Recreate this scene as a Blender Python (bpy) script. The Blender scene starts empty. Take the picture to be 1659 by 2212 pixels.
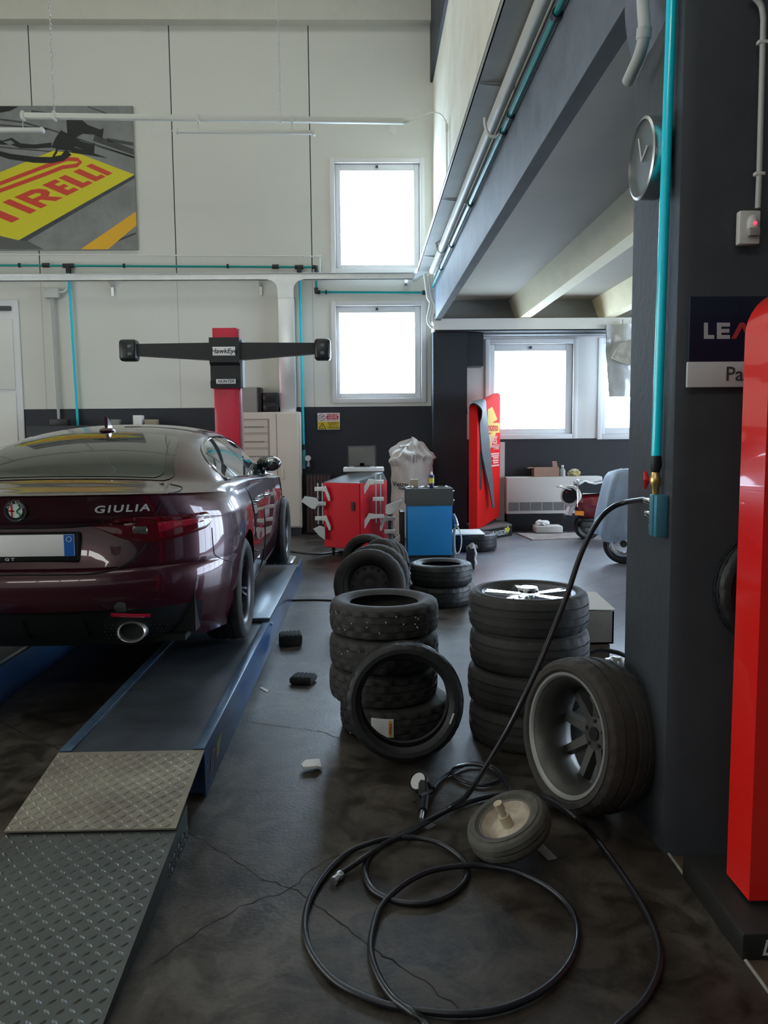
SKYL_E=2.2; DOOR_E=11.5; FRONT_E=9.; WIN_E=21.; EXPO=0.0; LEFT_E=4.1
import bpy, bmesh, math, random
from mathutils import Vector as V, Matrix, noise
from mathutils.geometry import tessellate_polygon
R = math.radians
PI = math.pi
random.seed(4)
sc = bpy.context.scene
COL = sc.collection
H = 1.55                      # eye height
# ------------------------------------------------------------------ camera
FPX = 1725.0
CA, CB, CG = 0.02206, 0.09725, 0.009
_fw = V((math.sin(CA)*math.cos(CB), math.cos(CA)*math.cos(CB), -math.sin(CB)))
_r0 = V((math.cos(CA), -math.sin(CA), 0)); _u0 = _r0.cross(_fw)
_r = _r0*math.cos(CG) - _u0*math.sin(CG); _u = _u0*math.cos(CG) + _r0*math.sin(CG)
CAM = V((0, 0, H))
def at(px, py, Y=None, X=None, Z=None):
    """the point of a known wall / floor plane that is seen along a line of sight"""
    d = _fw + _r*((px-829.5)/FPX) - _u*((py-1106)/FPX)
    if Y is not None: t = (Y-CAM.y)/d.y
    elif X is not None: t = (X-CAM.x)/d.x
    else: t = (Z-CAM.z)/d.z
    return CAM + d*t
cd = bpy.data.cameras.new('camera'); co = bpy.data.objects.new('camera', cd); COL.objects.link(co)
m = Matrix((_r, _u, -_fw)).transposed().to_4x4(); m.translation = CAM
co.matrix_world = m
cd.sensor_fit = 'HORIZONTAL'; cd.sensor_width = 36; cd.lens = FPX/1659*36
cd.clip_start = .02; cd.clip_end = 200
sc.camera = co
# ------------------------------------------------------------------ materials
def M(name, col, rough=.5, metal=0., var=0., vs=4., bump=0., bs=60., coat=0., spec=.5, emit=None, es=0., trans=0., alpha=1., vcol=None, ior=1.45):
    mt = bpy.data.materials.new(name); mt.use_nodes = True
    nt = mt.node_tree; b = nt.nodes['Principled BSDF']
    c = (*col, 1)
    b.inputs['Base Color'].default_value = c
    b.inputs['Roughness'].default_value = rough; b.inputs['Metallic'].default_value = metal
    b.inputs['Specular IOR Level'].default_value = spec; b.inputs['IOR'].default_value = ior
    b.inputs['Coat Weight'].default_value = coat; b.inputs['Coat Roughness'].default_value = .03
    b.inputs['Transmission Weight'].default_value = trans; b.inputs['Alpha'].default_value = alpha
    if emit: b.inputs['Emission Color'].default_value = (*emit, 1); b.inputs['Emission Strength'].default_value = es
    tc = nt.nodes.new('ShaderNodeTexCoord')
    if var or vcol:
        n = nt.nodes.new('ShaderNodeTexNoise'); n.inputs['Scale'].default_value = vs; n.inputs['Detail'].default_value = 6; n.inputs['Roughness'].default_value = .65
        nt.links.new(tc.outputs['Object'], n.inputs['Vector'])
        mr = nt.nodes.new('ShaderNodeMapRange'); mr.inputs['From Min'].default_value = .3; mr.inputs['From Max'].default_value = .7
        nt.links.new(n.outputs['Fac'], mr.inputs['Value'])
        mx = nt.nodes.new('ShaderNodeMix'); mx.data_type = 'RGBA'
        k = 1-var
        mx.inputs['A'].default_value = c
        mx.inputs['B'].default_value = (*vcol, 1) if vcol else (col[0]*k, col[1]*k, col[2]*k, 1)
        nt.links.new(mr.outputs['Result'], mx.inputs['Factor']); nt.links.new(mx.outputs['Result'], b.inputs['Base Color'])
    if bump:
        n2 = nt.nodes.new('ShaderNodeTexNoise'); n2.inputs['Scale'].default_value = bs; n2.inputs['Detail'].default_value = 4
        nt.links.new(tc.outputs['Object'], n2.inputs['Vector'])
        bp = nt.nodes.new('ShaderNodeBump'); bp.inputs['Strength'].default_value = bump; bp.inputs['Distance'].default_value = .01
        nt.links.new(n2.outputs['Fac'], bp.inputs['Height']); nt.links.new(bp.outputs['Normal'], b.inputs['Normal'])
    return mt
WHITE = M('white_paint', (.74,.73,.68), .6, var=.06, vs=1.2)
PVC = M('white_plastic', (.72,.73,.70), .4)
ALU = M('galvanised', (.72,.74,.74), .38, .85, var=.12, vs=8)
STEEL = M('steel', (.55,.56,.57), .3, .9)
CHROME = M('chrome', (.85,.86,.88), .08, 1)
BLACKP = M('black_plastic', (.016,.017,.019), .45, var=.2, vs=10)
RUBBER = M('tyre_rubber', (.028,.028,.027), .72, var=.35, vs=5, bump=.25, bs=140, vcol=(.05,.047,.043))
RUBBERB = M('tyre_rubber_dusty', (.034,.031,.028), .8, var=.4, vs=6, bump=.3, bs=120, vcol=(.055,.049,.043))
RUBBERG = M('tyre_rubber_shiny', (.016,.017,.018), .5, var=.3, vs=6, bump=.15, bs=140)
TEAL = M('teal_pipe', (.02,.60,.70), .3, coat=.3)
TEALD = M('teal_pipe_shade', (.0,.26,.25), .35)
RED = M('red_paint', (.62,.018,.016), .3, coat=.4, var=.12, vs=3)
REDC = M('crimson_paint', (.55,.014,.045), .35, coat=.3)
REDL = M('red_sheet', (.55,.014,.012), .8, spec=.05)
BLUE = M('blue_paint', (.012,.15,.42), .45, var=.15, vs=4)
LIFTB = M('lift_blue', (.02,.085,.23), .38, coat=.2, var=.35, vs=3, vcol=(.03,.06,.12))
DECK = M('lift_deck', (.085,.10,.12), .34, .25, var=.5, vs=2.2, bump=.1, bs=30, vcol=(.035,.042,.05))
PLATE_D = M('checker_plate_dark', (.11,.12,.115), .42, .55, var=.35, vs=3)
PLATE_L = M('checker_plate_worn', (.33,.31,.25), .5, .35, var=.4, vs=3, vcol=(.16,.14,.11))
DARKP = M('dark_paint', (.022,.026,.034), .55, var=.3, vs=3, bump=.1, bs=40)
BEIGE = M('beige_enamel', (.60,.55,.47), .45)
CARD = M('cardboard', (.36,.22,.16), .8, var=.2)
GREYD = M('grey_dark', (.07,.073,.075), .5, var=.2)
GREY = M('grey_mid', (.25,.25,.24), .5)
CONCR = M('painted_concrete', (.33,.32,.30), .8, var=.25, vs=1.5, bump=.1, bs=20)
PAPER = M('paper', (.75,.74,.72), .7)
YEL = M('yellow', (.72,.60,.02), .5)
GLASSD = M('dark_glass', (.012,.016,.016), .04, coat=1., spec=.8)
BRASS = M('brass', (.62,.45,.18), .3, .9)
HOSE = M('hose_rubber', (.012,.013,.018), .35, coat=.2)
SKYE = M('daylight_pane', (.9,.95,1), .3, emit=(.60,.80,1.), es=WIN_E)
ALLOYD = M('alloy_dirty', (.10,.098,.09), .45, .6, var=.3, vs=9)
ALLOY = M('alloy_bright', (.75,.77,.80), .14, 1)
BLK = M('flat_black', (.006,.006,.007), .8)
# ------------------------------------------------------------------ geometry
class G:
    def __init__(s): s.v=[]; s.f=[]; s.m=[]; s.sm=[]
    def add(s, vs, fs, mi=0, smooth=False):
        o=len(s.v); s.v += [V(p) for p in vs]
        for f in fs: s.f.append([o+i for i in f]); s.m.append(mi); s.sm.append(smooth)
        return s
    def bm(s, bm, mi=0, smooth=False):
        bm.verts.index_update()
        s.add([v.co.copy() for v in bm.verts], [[v.index for v in f.verts] for f in bm.faces], mi, smooth); bm.free(); return s
    def box(s, lo, hi, mi=0, bev=0., mat=None, seg=2):
        lo=V(lo); hi=V(hi)
        bm=bmesh.new(); bmesh.ops.create_cube(bm, size=1)
        for v in bm.verts: v.co = V(((lo[i]+hi[i])/2+v.co[i]*(hi[i]-lo[i]) for i in range(3)))
        if bev: bmesh.ops.bevel(bm, geom=bm.edges[:], offset=bev, segments=seg, affect='EDGES', profile=.5)
        if mat: bmesh.ops.transform(bm, matrix=mat, verts=bm.verts)
        return s.bm(bm, mi, bool(bev))
    def cbox(s, c, size, mi=0, bev=0., rot=None):
        c=V(c); h=V(size)/2
        if rot is None: return s.box(c-h, c+h, mi, bev)
        return s.box(-h, h, mi, bev, Matrix.Translation(c) @ rot.to_4x4())
    def tube(s, pts, r, seg=8, mi=0, cap=True, closed=False):
        pts=[V(p) for p in pts]; n=len(pts)
        rr = r if isinstance(r,(list,tuple)) else [r]*n
        vs=[]; up=None
        for i,p in enumerate(pts):
            a = pts[(i-1)%n] if (closed or i>0) else p; b = pts[(i+1)%n] if (closed or i<n-1) else p
            t=(b-a)
            if t.length<1e-9: t=V((0,0,1))
            t.normalize()
            if up is None:
                up = V((0,0,1)) if abs(t.z)<.9 else V((1,0,0))
            x=(up-t*up.dot(t))
            if x.length<1e-6: x=t.orthogonal()
            x.normalize(); up=x; y=t.cross(x)
            for k in range(seg):
                an=2*PI*k/seg; vs.append(p+(x*math.cos(an)+y*math.sin(an))*rr[i])
        fs=[]
        for i in range(n if closed else n-1):
            j=(i+1)%n
            for k in range(seg):
                k2=(k+1)%seg; fs.append((i*seg+k, i*seg+k2, j*seg+k2, j*seg+k))
        s.add(vs, fs, mi, True)
        if cap and not closed:
            o=len(s.v)-n*seg
            s.f.append([o+k for k in range(seg)][::-1]); s.m.append(mi); s.sm.append(False)
            s.f.append([o+(n-1)*seg+k for k in range(seg)]); s.m.append(mi); s.sm.append(False)
        return s
    def cyl(s, a, b, r, seg=16, mi=0, r2=None): return s.tube([a,b],[r, r if r2 is None else r2],seg,mi)
    def lathe(s, prof, mat=None, seg=48, mi=0, closed=True, smooth=True, fn=None):
        """prof: (r, z) about local z"""
        n=len(prof); vs=[]
        for i in range(seg):
            a=2*PI*i/seg
            for j,(r,z) in enumerate(prof):
                if fn: r=fn(i,j,r)
                p=V((r*math.cos(a), r*math.sin(a), z)); vs.append(mat@p if mat else p)
        fs=[]
        for i in range(seg):
            i2=(i+1)%seg
            for j in range(n if closed else n-1):
                j2=(j+1)%n; fs.append((i*n+j, i2*n+j, i2*n+j2, i*n+j2))
        return s.add(vs, fs, mi, smooth)
    def grid(s, fn, nu, nv, mi=0, smooth=True, skip=None):
        vs=[fn(i/nu, j/nv) for i in range(nu+1) for j in range(nv+1)]
        fs=[(i*(nv+1)+j,(i+1)*(nv+1)+j,(i+1)*(nv+1)+j+1,i*(nv+1)+j+1) for i in range(nu) for j in range(nv) if not (skip and skip(i,j))]
        return s.add(vs, fs, mi, smooth)
    def poly(s, pts, mi=0):
        pts=[V(p) for p in pts]
        return s.add(pts, [list(t) for t in tessellate_polygon([pts])], mi)
    def prism(s, pts, d, mi=0):
        pts=[V(p) for p in pts]; d=V(d); n=len(pts)
        tr=[list(t) for t in tessellate_polygon([pts])]
        s.add(pts+[p+d for p in pts], tr+[[n+i for i in t][::-1] for t in tr]+[[i,(i+1)%n,n+(i+1)%n,n+i] for i in range(n)], mi)
        return s
    def ball(s, c, r, mi=0, sc_=(1,1,1), seg=16, ring=10, rot=None):
        bm=bmesh.new(); bmesh.ops.create_uvsphere(bm,u_segments=seg,v_segments=ring,radius=r)
        mt=Matrix.Translation(V(c)) @ (rot.to_4x4() if rot else Matrix()) @ Matrix.Diagonal((*sc_,1))
        bmesh.ops.transform(bm,matrix=mt,verts=bm.verts); return s.bm(bm,mi,True)
    def xf(s, mat):
        s.v=[mat@p for p in s.v]; return s
    def text(s, txt, size, mat, mi=0, ext=.0008, bold=0., align='CENTER', shear=0., space=1., wscale=1.):
        cu=bpy.data.curves.new('t','FONT'); cu.body=txt; cu.size=size; cu.extrude=ext; cu.align_x=align; cu.align_y='CENTER'
        cu.offset=bold; cu.shear=shear; cu.space_character=space; cu.resolution_u=3
        ob=bpy.data.objects.new('t',cu); COL.objects.link(ob)
        dg=bpy.context.evaluated_depsgraph_get(); me=bpy.data.meshes.new_from_object(ob.evaluated_get(dg))
        mm=mat @ Matrix.Diagonal((wscale,1,1,1))
        s.add([mm@v.co for v in me.vertices],[list(p.vertices) for p in me.polygons],mi)
        bpy.data.objects.remove(ob); bpy.data.curves.remove(cu); bpy.data.meshes.remove(me); return s
    def build(s, name, mats, parent=None):
        me=bpy.data.meshes.new(name)
        mw = MW.get(parent.name, Matrix()) if parent else Matrix()
        inv=mw.inverted()
        me.from_pydata([inv@p for p in s.v],[],s.f)
        me.polygons.foreach_set('material_index', s.m); me.polygons.foreach_set('use_smooth', s.sm)
        for mt in (mats if isinstance(mats,(list,tuple)) else [mats]): me.materials.append(mt)
        bm=bmesh.new(); bm.from_mesh(me); bmesh.ops.recalc_face_normals(bm, faces=bm.faces); bm.to_mesh(me); bm.free()
        me.update()
        try: me.set_sharp_from_angle(angle=R(40))
        except Exception: pass
        o=bpy.data.objects.new(name, me); COL.objects.link(o)
        if parent: o.parent=parent; MW[o.name]=mw
        return o
MW={}
def tag(o, label, cat, group=None):
    o['label']=label; o['category']=cat
    if group: o['group']=group
    return o
def thing(name, label, cat, loc=(0,0,0), group=None, rot=None):
    o=bpy.data.objects.new(name,None); COL.objects.link(o); o.empty_display_size=.05
    mw=Matrix.Translation(V(loc)) @ (rot.to_4x4() if rot else Matrix())
    o.matrix_world=mw; MW[o.name]=mw.copy()
    return tag(o,label,cat,group)
def struct(o): o['kind']='structure'; return o
def solo(g, name, mats, label, cat, group=None):
    """a thing that is one mesh: origin moved to the base of its bounds"""
    xs=[p.x for p in g.v]; ys=[p.y for p in g.v]; zs=[p.z for p in g.v]
    c=V(((min(xs)+max(xs))/2,(min(ys)+max(ys))/2,min(zs)))
    g.v=[p-c for p in g.v]
    o=g.build(name,mats); o.location=c
    return tag(o,label,cat,group)
def dup(o, mw, label, group=None):
    c=o.copy(); COL.objects.link(c); c.matrix_world=mw; c['label']=label
    if group: c['group']=group
    for ch in list(o.children):
        d=ch.copy(); COL.objects.link(d); d.parent=c
        for g in list(ch.children):
            e=g.copy(); COL.objects.link(e); e.parent=d
    return c
def tr(x,y,z): return Matrix.Translation((x,y,z))
def rx(a): return Matrix.Rotation(R(a),4,'X')
def ry(a): return Matrix.Rotation(R(a),4,'Y')
def rz(a): return Matrix.Rotation(R(a),4,'Z')
FACE = rx(90)      # text plane turned to stand in XZ, read from -Y
def lerp(a,b,t): return a+(b-a)*t
def itp(tab,x):
    if x<=tab[0][0]: return tab[0][1]
    for (x0,y0),(x1,y1) in zip(tab,tab[1:]):
        if x<=x1:
            return y0+(y1-y0)*(x-x0)/(x1-x0)
    return tab[-1][1]
def sitp(tab,x):
    """Catmull-Rom table lookup"""
    n=len(tab)
    if x<=tab[0][0]: return tab[0][1]
    if x>=tab[-1][0]: return tab[-1][1]
    for i in range(n-1):
        if tab[i][0]<=x<=tab[i+1][0]:
            x0,y0=tab[i]; x1,y1=tab[i+1]; h=x1-x0; t=(x-x0)/h
            d=(y1-y0)/h
            m0=d if i==0 else (y1-tab[i-1][1])/(x1-tab[i-1][0])
            m1=d if i==n-2 else (tab[i+2][1]-y0)/(tab[i+2][0]-x0)
            return (2*t**3-3*t*t+1)*y0+(t**3-2*t*t+t)*h*m0+(-2*t**3+3*t*t)*y1+(t**3-t*t)*h*m1
def smooth(pts, k=6, closed=False):
    pts=[V(p) for p in pts]; n=len(pts); out=[]
    for i in range(n if closed else n-1):
        p1=pts[i]; p2=pts[(i+1)%n]
        p0=pts[i-1] if (closed or i>0) else p1*2-p2
        p3=pts[(i+2)%n] if (closed or i<n-2) else p2*2-p1
        for j in range(k):
            t=j/k
            out.append(.5*((2*p1)+(p2-p0)*t+(2*p0-5*p1+4*p2-p3)*t*t+(-p0+3*p1-3*p2+p3)*t**3))
    if not closed: out.append(pts[-1])
    return out
def plane_mat(o, x, y):
    """matrix whose local x, y run along the two directions"""
    x=V(x).normalized(); y=V(y); y=(y-x*y.dot(x)).normalized(); z=x.cross(y)
    mm=Matrix((x,y,z)).transposed().to_4x4(); mm.translation=V(o); return mm
# ================================================================== THE ROOM
YW=12.70          # back wall of both bays
XB=1.06           # face of the beam between the bays
ZT=8.12
def wallmat(name, up, low, thr, seams=None, rough=.65):
    mt=M(name, up, rough, var=.05, vs=.6); nt=mt.node_tree; b=nt.nodes['Principled BSDF']
    geo=nt.nodes.new('ShaderNodeNewGeometry'); sx=nt.nodes.new('ShaderNodeSeparateXYZ'); nt.links.new(geo.outputs['Position'], sx.inputs[0])
    lt=nt.nodes.new('ShaderNodeMath'); lt.operation='LESS_THAN'; lt.inputs[1].default_value=thr; nt.links.new(sx.outputs['Z'], lt.inputs[0])
    src=b.inputs['Base Color'].links[0].from_socket
    mx=nt.nodes.new('ShaderNodeMix'); mx.data_type='RGBA'; nt.links.new(src,mx.inputs['A']); mx.inputs['B'].default_value=(*low,1)
    nt.links.new(lt.outputs[0],mx.inputs['Factor']); out=mx.outputs['Result']
    if seams:
        x0,dx,wd=seams
        a=nt.nodes.new('ShaderNodeMath'); a.operation='SUBTRACT'; a.inputs[1].default_value=x0; nt.links.new(sx.outputs['X'],a.inputs[0])
        md=nt.nodes.new('ShaderNodeMath'); md.operation='PINGPONG'; md.inputs[1].default_value=dx/2; nt.links.new(a.outputs[0],md.inputs[0])
        l2=nt.nodes.new('ShaderNodeMath'); l2.operation='LESS_THAN'; l2.inputs[1].default_value=wd; nt.links.new(md.outputs[0],l2.inputs[0])
        hi=nt.nodes.new('ShaderNodeMapRange'); hi.inputs['From Min'].default_value=3.9; hi.inputs['From Max'].default_value=4.1; hi.inputs['To Min'].default_value=.25
        nt.links.new(sx.outputs['Z'],hi.inputs['Value'])
        mu=nt.nodes.new('ShaderNodeMath'); mu.operation='MULTIPLY'; nt.links.new(l2.outputs[0],mu.inputs[0]); nt.links.new(hi.outputs[0],mu.inputs[1])
        m3=nt.nodes.new('ShaderNodeMix'); m3.data_type='RGBA'; nt.links.new(out,m3.inputs['A']); m3.inputs['B'].default_value=(.02,.02,.02,1)
        nt.links.new(mu.outputs[0],m3.inputs['Factor']); out=m3.outputs['Result']
    nt.links.new(out,b.inputs['Base Color']); return mt
zband=at(680,879,Y=YW).z
seam=at(672,450,Y=YW).x; seam2=at(377,450,Y=YW).x
WALLM=wallmat('wall_two_tone',(.66,.66,.60),(.022,.025,.033),zband,(seam,seam-seam2,.008))
zband2=at(1150,948,Y=YW).z
WALL2=wallmat('bay_wall_two_tone',(.64,.62,.60),(.022,.022,.026),zband2)
# floor: stained concrete with cracks
def floor_mat():
    mt=M('stained_concrete',(.10,.095,.088),.42,spec=.26); nt=mt.node_tree; b=nt.nodes['Principled BSDF']
    tc=nt.nodes.new('ShaderNodeTexCoord'); N=nt.nodes.new; L=nt.links.new
    n1=N('ShaderNodeTexNoise'); n1.inputs['Scale'].default_value=.9; n1.inputs['Detail'].default_value=8; n1.inputs['Roughness'].default_value=.62; n1.inputs['Distortion'].default_value=.6
    n2=N('ShaderNodeTexNoise'); n2.inputs['Scale'].default_value=5.5; n2.inputs['Detail'].default_value=7; n2.inputs['Roughness'].default_value=.6; n2.inputs['Distortion'].default_value=1.
    n3=N('ShaderNodeTexNoise'); n3.inputs['Scale'].default_value=60; n3.inputs['Detail'].default_value=4
    for n in (n1,n2,n3): L(tc.outputs['Object'],n.inputs['Vector'])
    r1=N('ShaderNodeValToRGB'); e=r1.color_ramp.elements
    e[0].position=.33; e[0].color=(.026,.020,.016,1); e[1].position=.68; e[1].color=(.105,.096,.086,1)
    k=r1.color_ramp.elements.new(.5); k.color=(.048,.042,.037,1)
    L(n1.outputs['Fac'],r1.inputs[0])
    r2=N('ShaderNodeValToRGB'); e=r2.color_ramp.elements
    e[0].position=.38; e[0].color=(.50,.45,.40,1); e[1].position=.60; e[1].color=(1.4,1.36,1.27,1)
    L(n2.outputs['Fac'],r2.inputs[0])
    mx=N('ShaderNodeMix'); mx.data_type='RGBA'; mx.blend_type='MULTIPLY'; mx.inputs['Factor'].default_value=1
    L(r1.outputs[0],mx.inputs['A']); L(r2.outputs[0],mx.inputs['B'])
    r3=N('ShaderNodeMapRange'); r3.inputs['To Min'].default_value=.82; r3.inputs['To Max'].default_value=1.15; L(n3.outputs['Fac'],r3.inputs['Value'])
    m2=N('ShaderNodeMix'); m2.data_type='RGBA'; m2.blend_type='MULTIPLY'; m2.inputs['Factor'].default_value=1
    L(mx.outputs['Result'],m2.inputs['A']); L(r3.outputs[0],m2.inputs['B'])
    L(m2.outputs['Result'],b.inputs['Base Color'])
    rr=N('ShaderNodeMapRange'); rr.inputs['To Min'].default_value=.30; rr.inputs['To Max'].default_value=.55; L(n2.outputs['Fac'],rr.inputs['Value']); L(rr.outputs[0],b.inputs['Roughness'])
    bp=N('ShaderNodeBump'); bp.inputs['Strength'].default_value=.12; bp.inputs['Distance'].default_value=.01; L(n3.outputs['Fac'],bp.inputs['Height']); L(bp.outputs[0],b.inputs['Normal'])
    return mt
FLOORM=floor_mat()
def tile_mat():
    mt=M('floor_tiles',(.42,.41,.42),.3,spec=.5); nt=mt.node_tree; b=nt.nodes['Principled BSDF']
    tc=nt.nodes.new('ShaderNodeTexCoord'); bk=nt.nodes.new('ShaderNodeTexBrick')
    bk.offset=0; bk.inputs['Scale'].default_value=1; bk.inputs['Brick Width'].default_value=.45; bk.inputs['Row Height'].default_value=.45; bk.inputs['Mortar Size'].default_value=.006
    mp=nt.nodes.new('ShaderNodeMapping'); mp.inputs['Rotation'].default_value=(0,0,R(38)); nt.links.new(tc.outputs['Object'],mp.inputs['Vector']); nt.links.new(mp.outputs[0],bk.inputs['Vector'])
    bk.inputs['Color1'].default_value=(.235,.23,.25,1); bk.inputs['Color2'].default_value=(.21,.205,.225,1); bk.inputs['Mortar'].default_value=(.14,.135,.15,1)
    n=nt.nodes.new('ShaderNodeTexNoise'); n.inputs['Scale'].default_value=1.1; n.inputs['Detail'].default_value=6; nt.links.new(tc.outputs['Object'],n.inputs['Vector'])
    gm=nt.nodes.new('ShaderNodeSeparateXYZ'); nt.links.new(tc.outputs['Object'],gm.inputs[0])
    mr=nt.nodes.new('ShaderNodeMapRange'); mr.inputs['From Min'].default_value=.3; mr.inputs['From Max'].default_value=.7; mr.inputs['To Min'].default_value=.7; mr.inputs['To Max'].default_value=1.05
    nt.links.new(n.outputs['Fac'],mr.inputs['Value'])
    mx=nt.nodes.new('ShaderNodeMix'); mx.data_type='RGBA'; mx.blend_type='MULTIPLY'; mx.inputs['Factor'].default_value=1
    nt.links.new(bk.outputs['Color'],mx.inputs['A']); nt.links.new(mr.outputs[0],mx.inputs['B']); nt.links.new(mx.outputs['Result'],b.inputs['Base Color'])
    return mt
TILEM=tile_mat()
XT=1.10
FLO=struct(G().box((-9,-4,-.15),(XT,13,0)).build('floor',FLOORM))
struct(G().box((XT,3.3,-.15),(9,13,0)).build('floor_tiled',TILEM))
struct(G().box((XT,-4,-.15),(9,3.3,0)).build('floor_entry',M('brown_floor',(.13,.092,.066),.5,var=.4,vs=3)))
struct(G().tube([(XT,-2,.001),(XT,2.98,.001)],.006,6).build('trim_1',M('grout_pale',(.35,.33,.3),.9,var=.5,vs=20)))
# back walls with window openings
def wall_with_holes(x0,x1,z0,z1,holes,y0,y1):
    g=G(); xs=sorted({x0,x1,*[h[0] for h in holes],*[h[1] for h in holes]}); zs=sorted({z0,z1,*[h[2] for h in holes],*[h[3] for h in holes]})
    for a,b in zip(xs,xs[1:]):
        for c,d in zip(zs,zs[1:]):
            mx,mz=(a+b)/2,(c+d)/2
            if any(h[0]<mx<h[1] and h[2]<mz<h[3] for h in holes): continue
            g.box((a,y0,c),(b,y1,d))
    return g
def prect(x0,y0,x1,y1,Y=YW):
    """wall rectangle seen between two picture corners"""
    a=at(x0,(y0+y1)/2,Y=Y); b=at(x1,(y0+y1)/2,Y=Y); c=at((x0+x1)/2,y0,Y=Y); d=at((x0+x1)/2,y1,Y=Y)
    return a.x,b.x,d.z,c.z
WIN=[ ('window_1',prect(724,353,907,580),prect(736,368,894,571)), ('window_2',prect(727,661,910,860),prect(734,675,896,849)),
      ('window_3',prect(1058,743,1237,938),prect(1069,758,1222,926)), ('window_4',prect(1301,740,1482,938),prect(1311,757,1466,923)) ]
struct(wall_with_holes(-9,XB+.05,0,9.2,[w[1] for w in WIN[:2]],YW,YW+.3).build('wall_back',WALLM))
struct(wall_with_holes(XB+.05,9,0,9.2,[w[1] for w in WIN[2:]],YW,YW+.3).build('wall_back_bay',WALL2))
WINFR=M('window_frame_white',(.70,.70,.70),.5)
for nm,(x0,x1,z0,z1),(a0,a1,c0,c1) in WIN:
    g=G(); t=.03
    # outer trim standing proud of the wall
    b=.075
    for lo,hi in (((x0-b,YW-.03,z0-b),(x0,YW+.1,z1+b)),((x1,YW-.03,z0-b),(x1+b,YW+.1,z1+b)),((x0,YW-.03,z1),(x1,YW+.1,z1+b)),((x0,YW-.03,z0-b),(x1,YW+.1,z0))): g.box(lo,hi,0,.006)
    w=struct(g.build(nm,WINFR))
    g=G()
    for lo,hi in (((x0,YW+.02,z0),(a0,YW+.12,z1)),((a1,YW+.02,z0),(x1,YW+.12,z1)),((a0,YW+.02,c1),(a1,YW+.12,z1)),((a0,YW+.02,z0),(a1,YW+.12,c0))): g.box(lo,hi,0,.008)
    g.build('sash',WINFR,w)
    G().box((a0,YW+.06,c0),(a1,YW+.075,c1)).build('pane',SKYE,w)
    xm=(a0+a1)/2
    G().box((xm-.02,YW-.005,c1+.03),(xm+.02,YW+.03,c1+.075),0,.004).build('latch',GREYD,w)
# side and front walls, ceilings
struct(G().box((-9.2,-4,0),(-9,13,9.2)).build('wall_left',WALLM))
struct(wall_with_holes(-9,9,0,9.2,[(-6.5,-.5,5.55,6.2)],-4.2,-4).build('wall_front',WALLM))
g=G()
for k in range(4): g.box((-6.45+k*1.5,-4.12,5.56),(-6.45+k*1.5+1.38,-4.1,6.19))
struct(g.build('window_5',M('daylight_strip',(.9,.95,1),.3,emit=(.95,.97,.92),es=FRONT_E)))
CEIL=M('ceiling_cream',(.62,.61,.53),.8,var=.08)
struct(G().box((-9,-4,9.0),(1.3,13,9.2)).build('ceiling',CEIL))
struct(G().box((-9,YW-.18,at(500,55,Y=YW).z),(XB,YW,9.0)).build('trim_2',CEIL))      # roof beam along the top of the back wall
# skylights in the hall roof
SKYL=M('skylight_pane',(.9,.95,1),.3,emit=(.97,.98,.93),es=SKYL_E)
k=0
for y0 in (1.2,5.2,9.2):
    for x0 in (-7.6,-5.4,-3.2,-1.0):
        k+=1
        struct(G().box((x0,y0,8.96),(x0+1.9,y0+1.1,9.0)).build('window_%d'%(5+k),SKYL))
# upper wall over the beam: dark foot, white boarding, dark head
zpipe=at(934,606,X=XB).z
ztop=at(939,140,X=XB).z
UPW=M('boarded_wall_cream',(.74,.72,.62),.7,var=.14,vs=2.,vcol=(.62,.58,.46))
struct(G().box((XB+.02,3.0,zpipe),(XB+.25,YW,ztop)).build('wall_right',UPW))
struct(G().box((XB-.02,3.0,ztop),(XB+.25,YW,9.0)).build('wall_right_head',DARKP))
struct(G().box((XB+.02,-4,3.3),(XB+.25,3.0,9.0)).build('wall_right_near',DARKP))
SOFF0=M('soffit_dark',(.06,.06,.055),.85,var=.5,vs=3)  # darker tone for the strip along the beam underside
BEAMM=M('beam_bluegrey',(.17,.195,.24),.6,var=.35,vs=3.5,bump=.2,bs=30,vcol=(.10,.12,.155))
zb0=at(939,692,X=XB).z
struct(G().prism([(XB,2.9,zb0),(XB,YW-.3,zb0),(XB,YW-.3,zpipe),(XB,2.9,zpipe)],(.09,0,0)).build('beam',BEAMM))
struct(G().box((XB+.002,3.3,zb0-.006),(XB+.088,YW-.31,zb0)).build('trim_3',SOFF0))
# pillar at the front of the bay
zc=at(1437,1850,Z=0)
PX,PY=zc.x,zc.y
PYB=PY+.50
g=G(); c=.045
g.prism([(PX,PYB,0),(PX,PY+c*.5,0),(PX+c,PY,0),(PX+1.6,PY-.02,0),(PX+1.6,PYB-.1,0)][::-1],(0,0,4.2))
PILM=M('pillar_charcoal',(.028,.032,.038),.6,var=.35,vs=2.2,bump=.15,bs=25,vcol=(.045,.050,.058))
struct(g.build('pillar',PILM))
g=G()
def corb(u,v):
    y=lerp(PYB+.0,PYB-.44,u); z=lerp(3.55,2.93+.10*u,v)
    d=.055*(1-v**4)*(1-max(0,u-.55)/.45)+.008*noise.noise(V((y*9,z*9,2)))
    return V((PX-max(-.01,d),y,z))
g.grid(corb,16,20)
struct(g.build('pillar_corbel',BEAMM))
CRK=M('crack_dark',(.018,.016,.014),.9)
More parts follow.
